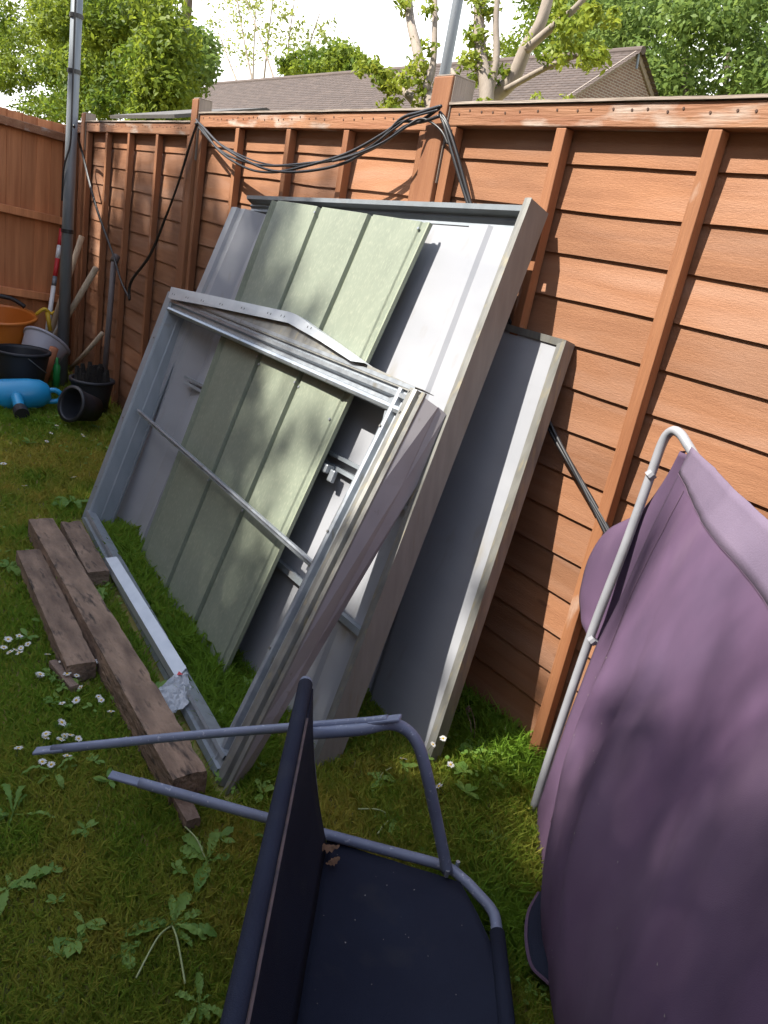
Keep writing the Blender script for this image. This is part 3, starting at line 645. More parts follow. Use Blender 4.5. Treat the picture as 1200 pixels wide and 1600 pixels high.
deadleaf('small dark dead leaf hanging under the corner of the seat rail', gp(520,1345,ZR+.012), 1.4, .022)
m = MB()
for _ in range(26):
    p = seatf(random.uniform(.05,.9), random.uniform(.02,.4))+V(0,0,.004); a = random.random()*6; s = random.uniform(.0008,.0022)
    m.add([p+V(math.cos(a)*s,math.sin(a)*s,0), p+V(math.cos(a+2)*s,math.sin(a+2)*s,.001), p+V(math.cos(a+4)*s,math.sin(a+4)*s,0)], [(0,1,2)])
tag(m.build('debris', M['fleck']), 'pale specks of debris scattered on the dark seat', 'debris', kind='stuff')

# ------------------------------------------------------------------ purple canopy on its folded tube frame
ec = V(.74,-.672,0); 
t = thing('canopy_frame', 'faded purple canvas swing canopy on a bent grey tube, propped against the fence', 'canopy', (-.99,1.553,0))
tubep = [gp(831,1272,0)+V(0,0,.0), yp(868,1155,1.572), yp(925,988,1.61), yp(975,858,1.65), yp(1014,750,1.685), yp(1024,722,1.692)]
bend = [yp(1033,697,1.697), yp(1042,680,1.698), yp(1053,673,1.695), yp(1064,679,1.688), yp(1074,694,1.680)]
top0 = yp(1088,716,1.668)
tops = [top0+ec*(.12*i)+V(0,0,-.004*i) for i in range(1, 14)]
m = MB(); m.tube(smoothpath(tubep+bend+[top0]+tops, 4), .0118, 12); m.build('frame_tube', M['tubegrey'], t, smooth=True)
sL = 1.5
def leftedge(v):     # v 0 top .. 1 bottom: left boundary of the main sheet
    pts = [(0,yp(1078,706,1.672)),(.25,yp(1020,822,1.640)),(.42,yp(972,930,1.620)),(.55,yp(931,1010,1.605)),(.75,yp(885,1130,1.575)),(.93,yp(840,1262,1.552)),(1.0,gp(836,1300,.0))]
    for i in range(len(pts)-1):
        if v <= pts[i+1][0] or i == len(pts)-2:
            f = (v-pts[i][0])/(pts[i+1][0]-pts[i][0]); return pts[i][1].lerp(pts[i+1][1], f)
nc = V(-.672,-.74,0)
def sheet(u, v):
    # top line and base line, then relief
    s = u*sL; base = gp(836,1300,0)+ec*s; top = yp(1078,706,1.672)+ec*s+V(0,0,-.033*s)
    le = leftedge(v); st0 = yp(1078,706,1.672).lerp(gp(836,1300,0), v)
    p = top.lerp(base, v)+(le-st0)*max(0, 1-u*5)**1.3
    wgt = min(1, u*6)*max(0,math.sin(min(1,v)*math.pi))**.7
    bulge = .055*math.sin(max(0,v)**.85*math.pi)*min(1,u*3.2)
    # long slack folds running down and to the right
    k = s*6.2-v*2.4
    fold = .014*math.sin(k*1.3+.6)*wgt+.010*math.sin(k*2.9+v*3)*wgt*v
    crease = s-(.16+.42*(v-.35)); fold += .035*math.exp(-(crease/.085)**2)*max(0,min(1,(v-.25)*2.2))*max(0,math.sin(min(1,v)*math.pi))**.4
    nz_ = .008*mnoise.noise(Vector((s*5, v*4, 2)))+.0035*mnoise.noise(Vector((s*14, v*9, 5)))+.010*mnoise.noise(Vector((s*9-v*4, v*1.6+s*.8, 8)))+.004*abs(mnoise.noise(Vector((s*22-v*11, v*4, 3))))
    left = 1/(1+math.exp((crease+.02)/.035)); low = max(0, math.sin(min(1,max(0,v))**1.7*math.pi))
    bulge += .055*low*min(1,u*2.6)-.030*left*max(0,min(1,(v-.35)*2.5))*min(1,u*6)*(1-v)**.5*1.4 if v < 1 else 0
    return p+nc*(bulge+fold+nz_*min(1,u*8))
m = MB(); m.grid(sheet, 90, 70); m.build('canvas', M['purple'], t, smooth=True, solid=.002)
m = MB(); m.grid(lambda u, v: sheet(u, v)+nc*.003+V(0,0,.004), 60, 5, u0=0.004, v0=-.012, v1=.072); m.build('hem_band', M['purplehem'], t, smooth=True, solid=.002)
m = MB(); m.tube([sheet(.004+i/60, .069)+nc*.0042 for i in range(60)], .0011, 5); m.build('hem_seam', M['thread'], t)
m = MB(); m.tube([sheet(.055+.025*v, v)+nc*.003 for v in [.08+i*.03 for i in range(28)]], .0011, 5); m.build('panel_seam', M['thread'], t)
# second layer folded behind the tube, bulging out to the left
flp = [yp(1072,705,1.70), yp(1040,752,1.725), yp(1000,800,1.73), yp(950,828,1.728), yp(922,868,1.722), yp(908,915,1.712), yp(906,955,1.70), yp(914,985,1.685), yp(926,1002,1.67)]
inn = [yp(1080,712,1.68), yp(1062,765,1.675), yp(1040,810,1.67), yp(1020,860,1.665), yp(1000,905,1.66), yp(980,945,1.655), yp(965,975,1.65), yp(950,995,1.645), yp(935,1010,1.64)]
fo_ = smoothpath(flp, 5); io_ = smoothpath(inn, 5)
def flap(u, v):
    i = min(len(fo_)-1, int(round(v*(len(fo_)-1)))); p = fo_[i].lerp(io_[i], u)
    return p+nc*(.02*math.sin(u*math.pi)+.004*math.sin(v*40)*max(0,(v-.55))*(1-u)*2)
m = MB(); m.grid(flap, 10, len(fo_)-1); m.build('folded_layer', M['purple'], t, smooth=True, solid=.002)
m = MB(); lo = smoothpath([gp(842,1395,.05), gp(826,1425,.05), gp(822,1465,.05), gp(830,1508,.05), gp(850,1530,.05), gp(868,1545,.05)], 5)
m.tube(lo, .004, 6); m.build('hem_cord', M['thread'], t)
def lobe(u, v):
    i = min(len(lo)-1, int(round(v*(len(lo)-1)))); q = gp(858,1395,.055).lerp(gp(880,1550,.055), v); return lo[i].lerp(q, u)+V(0,0,.01*math.sin(u*3.1))
m = MB(); m.grid(lobe, 6, len(lo)-1); m.build('loose_hem', M['sling'], t, smooth=True, solid=.002)
for p in (yp(1017,742,1.684), yp(926,1000,1.607)):
    m = MB(); m.tube([p+V(-.003,-.003,-.006), p+V(.003,.003,.006)], .0138, 10); m.build('tie', M['tubegrey'], t)
m = MB()
for _ in range(60):
    p = sheet(random.uniform(.05,.75), random.uniform(.45,.98))+nc*.004; a = random.random()*6; s = random.uniform(.001,.0032); e1 = ec; e2 = V(0,0,1)
    m.add([p+e1*math.cos(a+k)*s+e2*math.sin(a+k)*s for k in (0,2,4)], [(0,1,2)])
tag(m.build('debris', M['fleck']), 'small specks of debris clinging to the purple canvas', 'debris', kind='stuff')

# ------------------------------------------------------------------ clutter in the far corner
def bucket(name, label, c, rb, rt, h, mt, cat='bucket', tilt=None, rim=.012, handle=None, fill=None, group=None):
    c = Vector(c); t = thing(name, label, cat, c, group)
    A = Matrix.Translation(c) @ (tilt.to_matrix().to_4x4() if tilt else Matrix.Identity(4))
    m = MB(); m.lathe([(0,.004),(rb*.94,.004),(rb,0),(rb+(rt-rb)*.5,h*.5),(rt,h-.02),(rt,h),(rt-.006,h),(rt-.008,h-.02),(rb+(rt-rb)*.5-.008,h*.5),(rb-.01,.012),(0,.012)], 32, A)
    m.build('body', M[mt], t, smooth=True)
    m = MB(); m.lathe([(rt-.002,h-.018),(rt+rim,h-.014),(rt+rim,h+.002),(rt-.004,h+.004)], 32, A); m.build('rim', M[mt], t, smooth=True)
    if handle:
        m = MB(); m.tube([A @ V(math.cos(a)*rt*1.02, handle[1]*math.sin(a)*rt, h-.02+handle[0]*math.sin(a)) for a in [math.pi*k/14 for k in range(15)]], .004, 6); m.build('handle', M['pole'], t)
    if fill:
        m = MB(); m.grid(lambda u, v: A @ V((u-.5)*1.35*rt, (v-.5)*1.35*rt, h*.86+fill*mnoise.noise(Vector((u*7,v*7,rt)))), 10, 10); m.build('soil', M['compost'], t)
    return t
from mathutils import Euler
cb = gp(36,612,0)
bucket('bucket', 'big black plastic bucket standing behind the blue can', V(-5.42,1.225,0), .125, .168, .30, 'blackplastic', handle=(-.12,.9))
bucket('tub', 'pale grey plastic bucket tipped over the top of the black bucket', V(-5.70,1.36,.13), .11, .155, .22, 'greyplastic', cat='bucket', tilt=Euler((-.55,-.50,0)))
bucket('tub', 'orange plastic tub behind the buckets', V(-6.12,1.24,.05), .18, .235, .37, 'orange', cat='tub', tilt=Euler((.05,.12,0)), rim=.015)
m = MB(); q = V(-6.02,1.45,.44); m.tube(smoothpath([q, q+V(.03,.05,.05), q+V(.02,.10,.02), q+V(.06,.15,.07)], 5), .012, 8); m.tube([q+V(.02,.07,.03), q+V(.05,.09,-.10)], .016, 8)
tag(m.build('garden_claw', M['yellow'], smooth=True), 'yellow plastic handle sticking out of the orange tub', 'handle')
m = MB(); q = V(-6.15,1.12,.47); m.tube(smoothpath([q+V(0,-.2,.02), q+V(.0,.0,.055), q+V(.0,.18,.05), q+V(.02,.28,.0)], 6), .016, 8)
tag(m.build('hose_end', M['black'], smooth=True), 'dark hose end lying over the orange tub', 'hose')
# blue watering can lying on its side
t = thing('watering_can', 'bright blue plastic can lying on the grass before the black bucket', 'watering can', (-5.08,1.17,0))
A = Matrix.Translation((-5.10,1.15,.085)) @ Euler((0,math.radians(82),math.radians(75))).to_matrix().to_4x4()
m = MB(); m.lathe([(0,-.20),(.06,-.20),(.085,-.18),(.098,-.10),(.096,.05),(.085,.12),(.06,.16),(.035,.175),(0,.176)], 24, A); m.build('body', M['blue'], t, smooth=True)
m = MB(); m.tube(smoothpath([V(-5.07,1.27,.11), V(-5.05,1.34,.13), V(-5.04,1.38,.10), V(-5.05,1.36,.06), V(-5.07,1.28,.05)], 5), .016, 10); m.build('handle', M['blue'], t, smooth=True)
m = MB(); m.tube(smoothpath([V(-4.98,1.10,.10), V(-4.92,1.10,.07), V(-4.87,1.10,.045)], 4), [.035,.035,.034,.034,.033,.033,.032,.032,.032], 14); m.build('spout', M['blue'], t, smooth=True)
m = MB(); m.tube([V(-4.88,1.10,.047), V(-4.80,1.095,.036)], .042, 16); m.build('cap', M['black'], t)
# black pots by the fence
bucket('plant_pot', 'square-rimmed black pot full of dark soil against the fence', V(-5.02,1.56,0), .10, .13, .22, 'blackplastic', cat='plant pot', fill=.06, group='black pots')
m = MB()
for i in range(26):
    a = random.random()*6.3; r_ = random.random()*.1; m.tube([V(-5.02+math.cos(a)*r_,1.56+math.sin(a)*r_,.19), V(-5.04+math.cos(a)*r_*1.1,1.56+math.sin(a)*r_*1.1,.25+random.random()*.07)], [.03,.012], 6)
tag(m.build('rubble_heap', M['compost']), 'dark clods heaped in the black pot by the fence', 'soil')
pc = V(-4.72,1.49,.10)
bucket('plant_pot', 'empty black pot lying on its side with its mouth to the lawn', pc, .075, .10, .18, 'blackplastic', cat='plant pot', tilt=Euler((math.radians(74),0,math.radians(22))), group='black pots')
bucket('plant_pot', 'small terracotta pot at the foot of the grey pole', V(-5.55,1.66,0), .05, .07, .11, 'terracotta', cat='plant pot')
m = MB(); m.tube([V(-5.62,1.50,.0), V(-5.62,1.50,.16), V(-5.62,1.5,.18), V(-5.62,1.5,.22)], [.024,.024,.010,.010], 12)
tag(m.build('spray_bottle', mat('green_plastic', (.03,.36,.09), rough=.4), smooth=True), 'green plastic bottle beside the grey pole', 'bottle')
m = MB(); m.tube([V(-5.60,1.40,.03), V(-5.55,1.46,.30)], [.035,.03], 8); tag(m.build('terracotta_pipe', M['terracotta'], smooth=True), 'reddish clay pipe leaning behind the black bucket', 'pipe')

def leanpole(label, a, b, r, mt, name='wooden_pole'):
    m = MB(); a = Vector(a); b = Vector(b); m.tube([a, a.lerp(b,.5)+V(0,0,-.005), b], r, 10)
    return tag(m.build(name, M[mt], smooth=True), label, 'pole', 'poles leaning in the fence corner')
t = thing('marker_pole', 'red and white banded pole leaning in the far corner', 'pole', yp(66,560,1.60), 'poles leaning in the fence corner')
a = xp(70,545,-6.05); b = xp(96.5,358,-6.38)
for i, (f0, f1, mt) in enumerate(((0,.52,'whitepaint'),(.52,.60,'pole'),(.60,.75,'redpaint'),(.75,.86,'whitepaint'),(.86,1,'redpaint'))):
    m = MB(); m.tube([a.lerp(b,f0), a.lerp(b,f1)], .017, 12); m.build('band', M[mt], t, smooth=True)
leanpole('pale wooden pole leaning behind the grey pole, tallest of the wooden ones', xp(72,540,-6.0), yp(128,369,1.71), .021, 'palestick')
leanpole('pale wooden pole with sawn end leaning across the fence corner', V(-6.05,1.50,.1), yp(150,419,1.715), .021, 'palestick')
leanpole('white plastic tube leaning behind the grey pole', xp(80,545,-5.95), yp(112,412,1.71), .022, 'whitepaint', 'plastic_tube')
leanpole('low pale batten leaning across the fence foot by the pots', V(-5.72,1.62,.12), yp(160,521,1.715), .016, 'palestick')
m = MB(); a = V(-5.10,1.66,.12); b = yp(178,409,1.715); m.tube([a, b], .019, 10); m.tube([b, b+V(-.02,.02,.035)], .026, 10)
tag(m.build('dark_pole', M['darkstick'], smooth=True), 'dark metal pole leaning upright on the fence above the pots', 'pole', 'poles leaning in the fence corner')

# ------------------------------------------------------------------ daisies and weeds
def daisy_proto():
    r0 = bpy.data.objects.new('daisy', None); COL.objects.link(r0)
    m = MB(); m.tube([V(0,0,-.001), V(.003,.002,.02), V(.001,0,.043)], .0011, 5); st = m.build('stem', M['stalk']); st.parent = r0
    m = MB(); n = 17
    for i in range(n):
        a = 2*math.pi*i/n; c, s = math.cos(a), math.sin(a); L = .0135*random.uniform(.88,1.08); w = .0021; z = .0435; zz = z+random.uniform(-.001,.0025)
        m.add([(c*.003-s*w*.5,s*.003+c*w*.5,z),(c*.003+s*w*.5,s*.003-c*w*.5,z),(c*L*.7+s*w,s*L*.7-c*w,zz+.001),(c*L,s*L,zz),(c*L*.7-s*w,s*L*.7+c*w,zz+.001)], [(0,1,2,3,4)])
    pe = m.build('petals', M['petal']); pe.parent = r0
    m = MB(); m.lathe([(0,.0468),(.0026,.0462),(.0042,.0445),(.0042,.043)], 10); di = m.build('flower_disc', M['disc'], smooth=True); di.parent = r0
    return r0, (st, pe, di)
dp, dparts = daisy_proto(); used = [False]
def daisy(x, y, label, group, z=0.0, rz=None, tilt=.5, sc=1.0):
    if not used[0]: o = dp; used[0] = True
    else:
        o = dp.copy(); COL.objects.link(o)
        for p in dparts:
            c = p.copy(); COL.objects.link(c); c.parent = o
    p = gp(x, y, .04*sc+z); o.location = (p.x, p.y, z-.002); s = sc*random.uniform(.74,1.08); o.scale = (s*random.uniform(.85,1.1), s, s*random.uniform(.8,1.1))
    o.rotation_euler = (random.uniform(-tilt,tilt), random.uniform(-tilt,tilt), random.random()*6.3)
    tag(o, label, 'daisy', group); return o
A_ = [(12,993),(27,995),(3,1008),(35,1004),(53,999),(17,1012),(39,1020),(28,1022),(58,1043),(57,1051)]
B_ = [(92,997),(103,1001),(73,1022),(97,1032),(132,1023),(145,1038),(163,1032),(110,1053),(119,1051),(138,1066),(153,1082),(127,1085),(158,1087),(100,1095)]
C_ = [(84,1123),(92,1141),(71,1147),(62,1154),(88,1154),(105,1150),(116,1148),(60,1189),(90,1182),(101,1187),(84,1188)]
for x, y in A_: daisy(x, y, 'white daisy in the loose patch at the left edge of the lawn', 'daisies at the left edge of the lawn', sc=1.0)
for x, y in B_: daisy(x, y, 'white daisy clustered at the near end of the lawn-side timber', 'daisies at the end of the lawn-side timber', sc=1.0)
for x, y in C_: daisy(x, y, 'white daisy in the cluster around the flattened tip of the upper bar', 'daisies around the bar tip', sc=.95)
daisy(28,1172, 'single white daisy left of the upper bar tip', 'single daisies')
daisy(174,1112, 'single white daisy between the daisy patch and the long timber', 'single daisies')
for x, y in [(217,1126),(200,1151),(240,1141),(231,1148)]: daisy(x, y, 'white daisy beside the longest timber just above the upper bar', 'daisies beside the longest timber')
daisy(241,1169, 'yellowish daisy beside the longest timber just below the upper bar', 'single daisies', sc=.9)
for x, y, l, z in [(630,1186,'white daisy in the angle of the swing arm',0),(673,1155,'white daisy touching the right foot of the narrow tray sheet',.05),(696,1146,'small daisy on a tall stalk right of the narrow tray sheet',.07),(702,1188,'white daisy lowest right of the narrow tray sheet',0),(704,1232,'tiny daisy bud by the upright of the swing arm',0)]:
    daisy(x, y, l, 'daisies beyond the swing seat', z=z, sc=1.05 if z == 0 else .9, tilt=.6)
    if z:
        q = gp(x, y, .04+z); m = MB(); m.tube([V(q.x,q.y+.01,0), V(q.x,q.y,z)], .0011, 5); m.build('stem', M['stalk'], bpy.data.objects[-1] if False else None) if False else None
for x, y in [(5,722),(120,742),(68,686),(76,673),(122,677),(88,664),(40,757)]: daisy(x, y, 'white daisy far back on the lawn near the pots', 'daisies far back on the lawn', sc=1.25)

def weed(label, c, nl, L, seed, wide=.34, stalks=0, lift=.5, name='dandelion', cat='weed', group='broad leaved weeds in the lawn', lobed=True):
    rd = random.Random(seed); c = Vector(c); L *= .82; lift *= .75; t = thing(name, label, cat, c, group); m = MB()
    for i in range(nl):
        a = i*2.4+rd.uniform(-.9,.9); l = L*rd.uniform(.4,1.15); w = l*wide*rd.uniform(.8,1.2); n = 14
        e1 = V(math.cos(a), math.sin(a), 0); e2 = V(-math.sin(a), math.cos(a), 0); lf = lift*rd.uniform(.3,1.3); vs_ = []; fs = []; tw = rd.uniform(-.5,.5)
        for k in range(n+1):
            f = k/n; prof = math.sin(min(1, f*.92+.03)*math.pi)**.8*(.35+.75*f)
            if lobed: prof *= (1-.42*(k % 2)*(1-f*.55))
            x = l*f*(1-.15*f); z = .012+lf*l*(f-.95*f*f)+.004*rd.uniform(-1,1)
            for sg in (-1,0,1):
                vs_.append(c+e1*(x-abs(sg)*.02*l)+e2*(sg*w*prof*.5)+V(0,0,z+abs(sg)*w*prof*.22+sg*tw*w*prof*.3))
        for k in range(n):
            for j in (0,1): fs.append((k*3+j,k*3+j+1,k*3+4+j,k*3+3+j))
        m.add(vs_, fs, rd.random())
    m.build('leaves', M['weed'], t, smooth=True)
    for s in range(stalks):
        a = rd.uniform(0,6.3); l = L*rd.uniform(1.0,1.6); e = V(math.cos(a),math.sin(a),0); m = MB()
        m.tube(smoothpath([c+V(0,0,.01), c+e*l*.4+V(0,0,l*.25), c+e*l*.95+V(.01,0,l*.18)], 6), .0021, 6); m.build('stalk', M['palestalk'], t, smooth=True)
    return t
weed('big dandelion rosette right of centre lawn, below the split stick', gp(322,1352), 9, .125, 1, stalks=1)
weed('dandelion with bare pale stalks in the lower lawn', gp(268,1452), 11, .125, 2, stalks=2)
weed('large ragged dandelion leaf at the left edge of the lower lawn', gp(14,1395), 5, .13, 3, lift=.8)
weed('tall leafy weed at the left edge above the ragged dandelion', gp(20,1280), 7, .13, 4, lift=1.2, wide=.18)
weed('small round-leaved weed low in the lower lawn', gp(190,1500), 6, .06, 5, wide=.5, lobed=False)
weed('dandelion at the bottom edge of the lawn beside the seat back', gp(310,1575), 7, .09, 6)
weed('broad weed under the angle of the swing arm', gp(590,1225), 8, .085, 7, wide=.4, lobed=False, stalks=1)
weed('leafy dandelion just beyond the seat rail', gp(615,1285), 8, .085, 8, stalks=2)
weed('leafy weed right of the swing arm upright', gp(770,1320), 8, .08, 9, wide=.45, lobed=False)
weed('low weed beside the canvas foot', gp(770,1390), 5, .06, 10, wide=.45, lobed=False)
weed('narrow leaf under the loose canvas hem', gp(858,1560), 4, .085, 11, wide=.3, lobed=False)
weed('small seedling growing through the middle of the timbers', gp(100,905,.06), 7, .06, 12, wide=.4, lift=1.2, lobed=False)
weed('leafy weed growing between the timbers and the metal strip', gp(160,935,.02), 9, .07, 13, wide=.45, lobed=False)
weed('broad dock leaf weed by the far corner of the frame', gp(112,790), 8, .16, 14, wide=.4, lift=.9, lobed=False)
weed('leafy weed at the left edge beside the timbers', gp(15,890), 9, .11, 15, wide=.4, lobed=False)
weed('small leafy weed among the daisies at the timber end', gp(80,1062), 9, .07, 16, wide=.45, lobed=False)
weed('upright blade-leaved weed between bar and daisies', gp(84,1215), 6, .10, 17, lift=1.4, wide=.2, lobed=False)
weed('weed clump at the fence foot behind the pots', V(-5.45,1.70,0), 10, .13, 18, lift=1.5, wide=.45, lobed=False)
weed('low leafy weed in the shade beside the narrow tray sheet', gp(640,1140), 7, .06, 19, wide=.5, lobed=False)
weed('bright clover-like weed right of the low daisy', gp(735,1175), 9, .06, 20, wide=.5, lobed=False, lift=1.0)
# dried seed stalk and wisps by the fence
m = MB()
for (x, y, x2, y2) in ((735,1160,728,1110),(740,1160,735,1105)):
    m.tube(smoothpath([gp(x,y), gp(x,y).lerp(yp(x2,y2,1.62),.5)+V(.01,0,.01), yp(x2,y2,1.62)], 5), .0012, 5)
for k in range(6): p = yp(731,1108,1.62)+V(random.uniform(-.008,.008),0,random.uniform(-.008,.008)); m.tube([p,p+V(.003,0,.007)], [.004,.002], 6)
tag(m.build('seed_head', M['stick']), 'dry seed head on a thin stalk by the fence foot', 'seed head')
# clover and small ground cover as one mass
def cover():
    n = 14000; x = rng.uniform(-5.5, .3, n); y = rng.uniform(-.6, 1.7, n)
    k = (vnoise(x+30, y+30, 3.1, 9) > .56) & (rng.random(n) < np.clip((2.0/np.sqrt(x*x+y*y+2))**2, 0, 1)); x = x[k]; y = y[k]; n = len(x)
    a = rng.uniform(0, 6.28, n); s = rng.uniform(.004, .012, n); z = rng.uniform(.012, .032, n); V_ = []
    tx = rng.normal(0, .35, n); ty = rng.normal(0, .35, n)
    for i in range(6):
        c = np.cos(a+i*np.pi/3)*s*(1.2 if i % 3 == 0 else .75); d_ = np.sin(a+i*np.pi/3)*s*(1.2 if i % 3 == 0 else .75)
        V_.append(np.stack([x+c, y+d_, z+c*tx+d_*ty], 1))
    o = fast_mesh('clover', np.stack(V_, 1).reshape(-1, 3), n, 6, M['weed'], rng.random(n)); tag(o, 'small clover leaves scattered through the lawn', 'clover', kind='stuff')
cover()
def plantain():
    cn = 420; cx = rng.uniform(-5.2, .2, cn); cy = rng.uniform(-.5, 1.65, cn); k = (vnoise(cx+40, cy+40, 1.6, 12) > .42); cx = cx[k]; cy = cy[k]; cn = len(cx)
    idx = np.repeat(np.arange(cn), 7); n = len(idx); a = rng.uniform(0, 6.28, n); L = rng.uniform(.014, .042, n)*(.6+.7*rng.random(cn)[idx]); w = L*rng.uniform(.16, .3, n); up = rng.uniform(.15, .8, n)
    e1 = np.stack([np.cos(a), np.sin(a), 0*a], 1); e2 = np.stack([-np.sin(a), np.cos(a), 0*a], 1); b = np.stack([cx[idx], cy[idx], 0*a+.006], 1); V_ = []
    for f, g, h in ((0,0,0),(.35,.8,.32),(.7,.9,.5),(1,0,.45),(.7,-.9,.5),(.35,-.8,.32)):
        V_.append(b+e1*(L*f)[:, None]+e2*(w*g)[:, None]+np.stack([0*a, 0*a, L*h*up+.008], 1))
    tag(fast_mesh('lawn_weeds', np.stack(V_, 1).reshape(-1, 3), n, 6, M['weed'], rng.random(n)), 'small broad leaved weeds scattered through the lawn', 'weeds', kind='stuff')
plantain()

# ------------------------------------------------------------------ beyond the fence: houses
def house():
    Y0 = 17.0
    apex = yp(995, 80, Y0+4.2); ev = yp(845, 163, Y0)
    zr = apex.z; zl = zr-3.1; X1 = apex.x; X0 = yp(328, 124, Y0+4.2).x; ya, yr, yb = Y0, Y0+4.2, Y0+8.4
    t = thing('brick_house', 'brown tiled house with a brick gable end beyond the fence', 'house', (X1, Y0, 0))
    r = MB(); rows = 30; tw = .30
    for side in (0, 1):
        for i in range(rows):
            f0 = i/rows; f1 = (i+1)/rows
            y0_ = (ya-.35)+(yr-ya+.35)*f0; y1_ = (ya-.35)+(yr-ya+.35)*f1; z0_ = zl-.26+(zr-zl+.26)*f0; z1_ = zl-.26+(zr-zl+.26)*f1
            if side: y0_, y1_ = 2*yr-y0_, 2*yr-y1_
            xs = np.arange(X0-.25, X1+.25, tw if side == 0 else 40)
            for xx in xs:
                x2 = min(xx+(tw if side == 0 else 40)-.008, X1+.25); o_ = (.15 if i % 2 else 0); xa = xx+o_*0
                up0 = .045; up1 = .012
                bow = .012
                r.add([(xa,y0_,z0_),(x2,y0_,z0_),(x2,y0_,z0_+up0),((xa+x2)/2,y0_,z0_+up0+bow),(xa,y0_,z0_+up0),(xa,y1_,z1_+up1),((xa+x2)/2,y1_,z1_+up1+bow),(x2,y1_,z1_+up1)], [(0,1,2,3,4),(4,3,6,5),(3,2,7,6)])
    ro = r.build('roof', M['tile'], t)
    m = MB(); m.tube([V(X0-.25,yr,zr+.01), V(X1+.25,yr,zr+.01)], .12, 10); m.build('ridge', M['tile'], ro)
    w = MB(); w.add([(X1,ya,0),(X1,yb,0),(X1,yb,zl-.05),(X1,yr,zr-.1),(X1,ya,zl-.05),(X0,ya,0),(X0,yb,0),(X0,yb,zl-.05),(X0,yr,zr-.1),(X0,ya,zl-.05)],
        [(0,1,2,3,4),(9,8,7,6,5),(5,0,4,9),(1,6,7,2)]); w.build('wall', M['brick'], t)
    m = MB()
    for s in (-1, 1): m.beam(V(X1+.06, yr, zr-.04), V(X1+.06, yr+s*(yr-ya+.35), zl-.30), .05, .16)
    m.build('bargeboard', M['greywood'], t)
    m = MB(); m.tube([V(X1+.2,yr-.05,zr-.5), V(X1+.12,yr-.05,zr+.05)], .04, 8); m.build('vent_pipe', M['pole'], t)
house()
# unseen house added behind the viewer to cut off low sky light
t = thing('brick_house', 'unseen brick house added behind the viewer to block low sky light', 'house', (-4, -3.6, 0))
m = MB(); m.box((-16,-11.6,0), (8,-3.6,5.2)); m.build('wall', M['brick'], t)
m = MB(); m.add([(-16.3,-3.3,5.0),(8.3,-3.3,5.0),(8.3,-7.6,7.6),(-16.3,-7.6,7.6),(-16.3,-11.9,5.0),(8.3,-11.9,5.0)], [(0,1,2,3),(3,2,5,4)]); m.build('roof', M['tile'], t, solid=.1)
for x in (-12,-8,-4,0,4):
    for z in (.9,3.2):
        f = MB(); f.box((x-.7,-3.6,z),(x+.7,-3.55,z+1.15)); w = f.build('window', M['whitepaint'], t)
        g_ = MB(); g_.box((x-.62,-3.548,z+.08),(x-.03,-3.54,z+1.07)); g_.box((x+.03,-3.548,z+.08),(x+.62,-3.54,z+1.07)); g_.build('pane', M['black'], w)
t = thing('boarded_fence', 'closeboard fence of upright boards along the side away from the sheets', 'fence', (3.2, -2, 0))
m = MB(); y = 1.7
while y > -3.5: m.box((3.2,y-.098,0),(3.222,y,1.75+random.uniform(-.006,.006))); y -= .1
m.build('boards', M['vboard'], t)
m = MB(); m.box((3.14,-3.5,1.4),(3.198,1.7,1.46)); m.build('rail', M['rail'], t)
t0 = yp(245, 184, 3.1); t1 = yp(312, 181, 3.1)
t = thing('garden_shed', 'small shed with grey felt roof just over the fence', 'shed', (t0.x, 3.1, 0))
m = MB(); x0, x1, z0 = t0.x-.35, t1.x+.3, t0.z-.02
m.add([(x0,2.75,z0-.05),(x1,2.75,z0-.05),(x1,3.6,z0+.20),(x0,3.6,z0+.20),(x0,4.45,z0-.05),(x1,4.45,z0-.05)], [(0,1,2,3),(3,2,5,4)]); m.build('roof', M['felt'], t, solid=.03)
m = MB(); m.box((x0+.08,2.85,0), (x1-.08,4.35,z0-.08)); m.build('wall', M['vboard'], t)

# ------------------------------------------------------------------ trees
def leaf_cloud(clumps, per, size, seed, flat=.0, jit=1.0):
    r = np.random.default_rng(seed); cs = np.array([c[:3] for c in clumps], float); rs = np.array([c[3] for c in clumps], float)
    cnt = np.maximum(6, (per*rs/rs.mean()).astype(int)); idx = np.repeat(np.arange(len(cs)), cnt); n = len(idx)
    d = r.normal(size=(n, 3)); d /= np.linalg.norm(d, axis=1)[:, None]; rad = rs[idx]*(r.random(n)**.45)*jit
    P = cs[idx]+d*rad[:, None]*np.array([1,1,.75])
    a = r.normal(size=(n, 3)); a /= np.linalg.norm(a, axis=1)[:, None]
    nrm = d*.5+r.normal(size=(n, 3))*.7+np.array([0,0,.5]); nrm /= np.linalg.norm(nrm, axis=1)[:, None]
    e1 = np.cross(nrm, a); e1 /= np.linalg.norm(e1, axis=1)[:, None]; e2 = np.cross(nrm, e1)
    s = size*r.uniform(.6, 1.25, n)[:, None]
    v = np.stack([P-e1*s, P-e2*s*.45+nrm*s*.12, P+e1*s*.35-e2*s*.38, P+e1*s, P+e1*s*.35+e2*s*.38, P+e2*s*.45+nrm*s*.12], 1)
    base = r.random(len(cs))[idx]
    return v.reshape(-1, 3), n, np.clip(base*.55+r.random(n)*.45, 0, 1)
def branch(mb, pts, r0, r1, n=8):
    p = smoothpath(pts, 6); mb.tube(p, [r0+(r1-r0)*i/(len(p)-1) for i in range(len(p))], n)
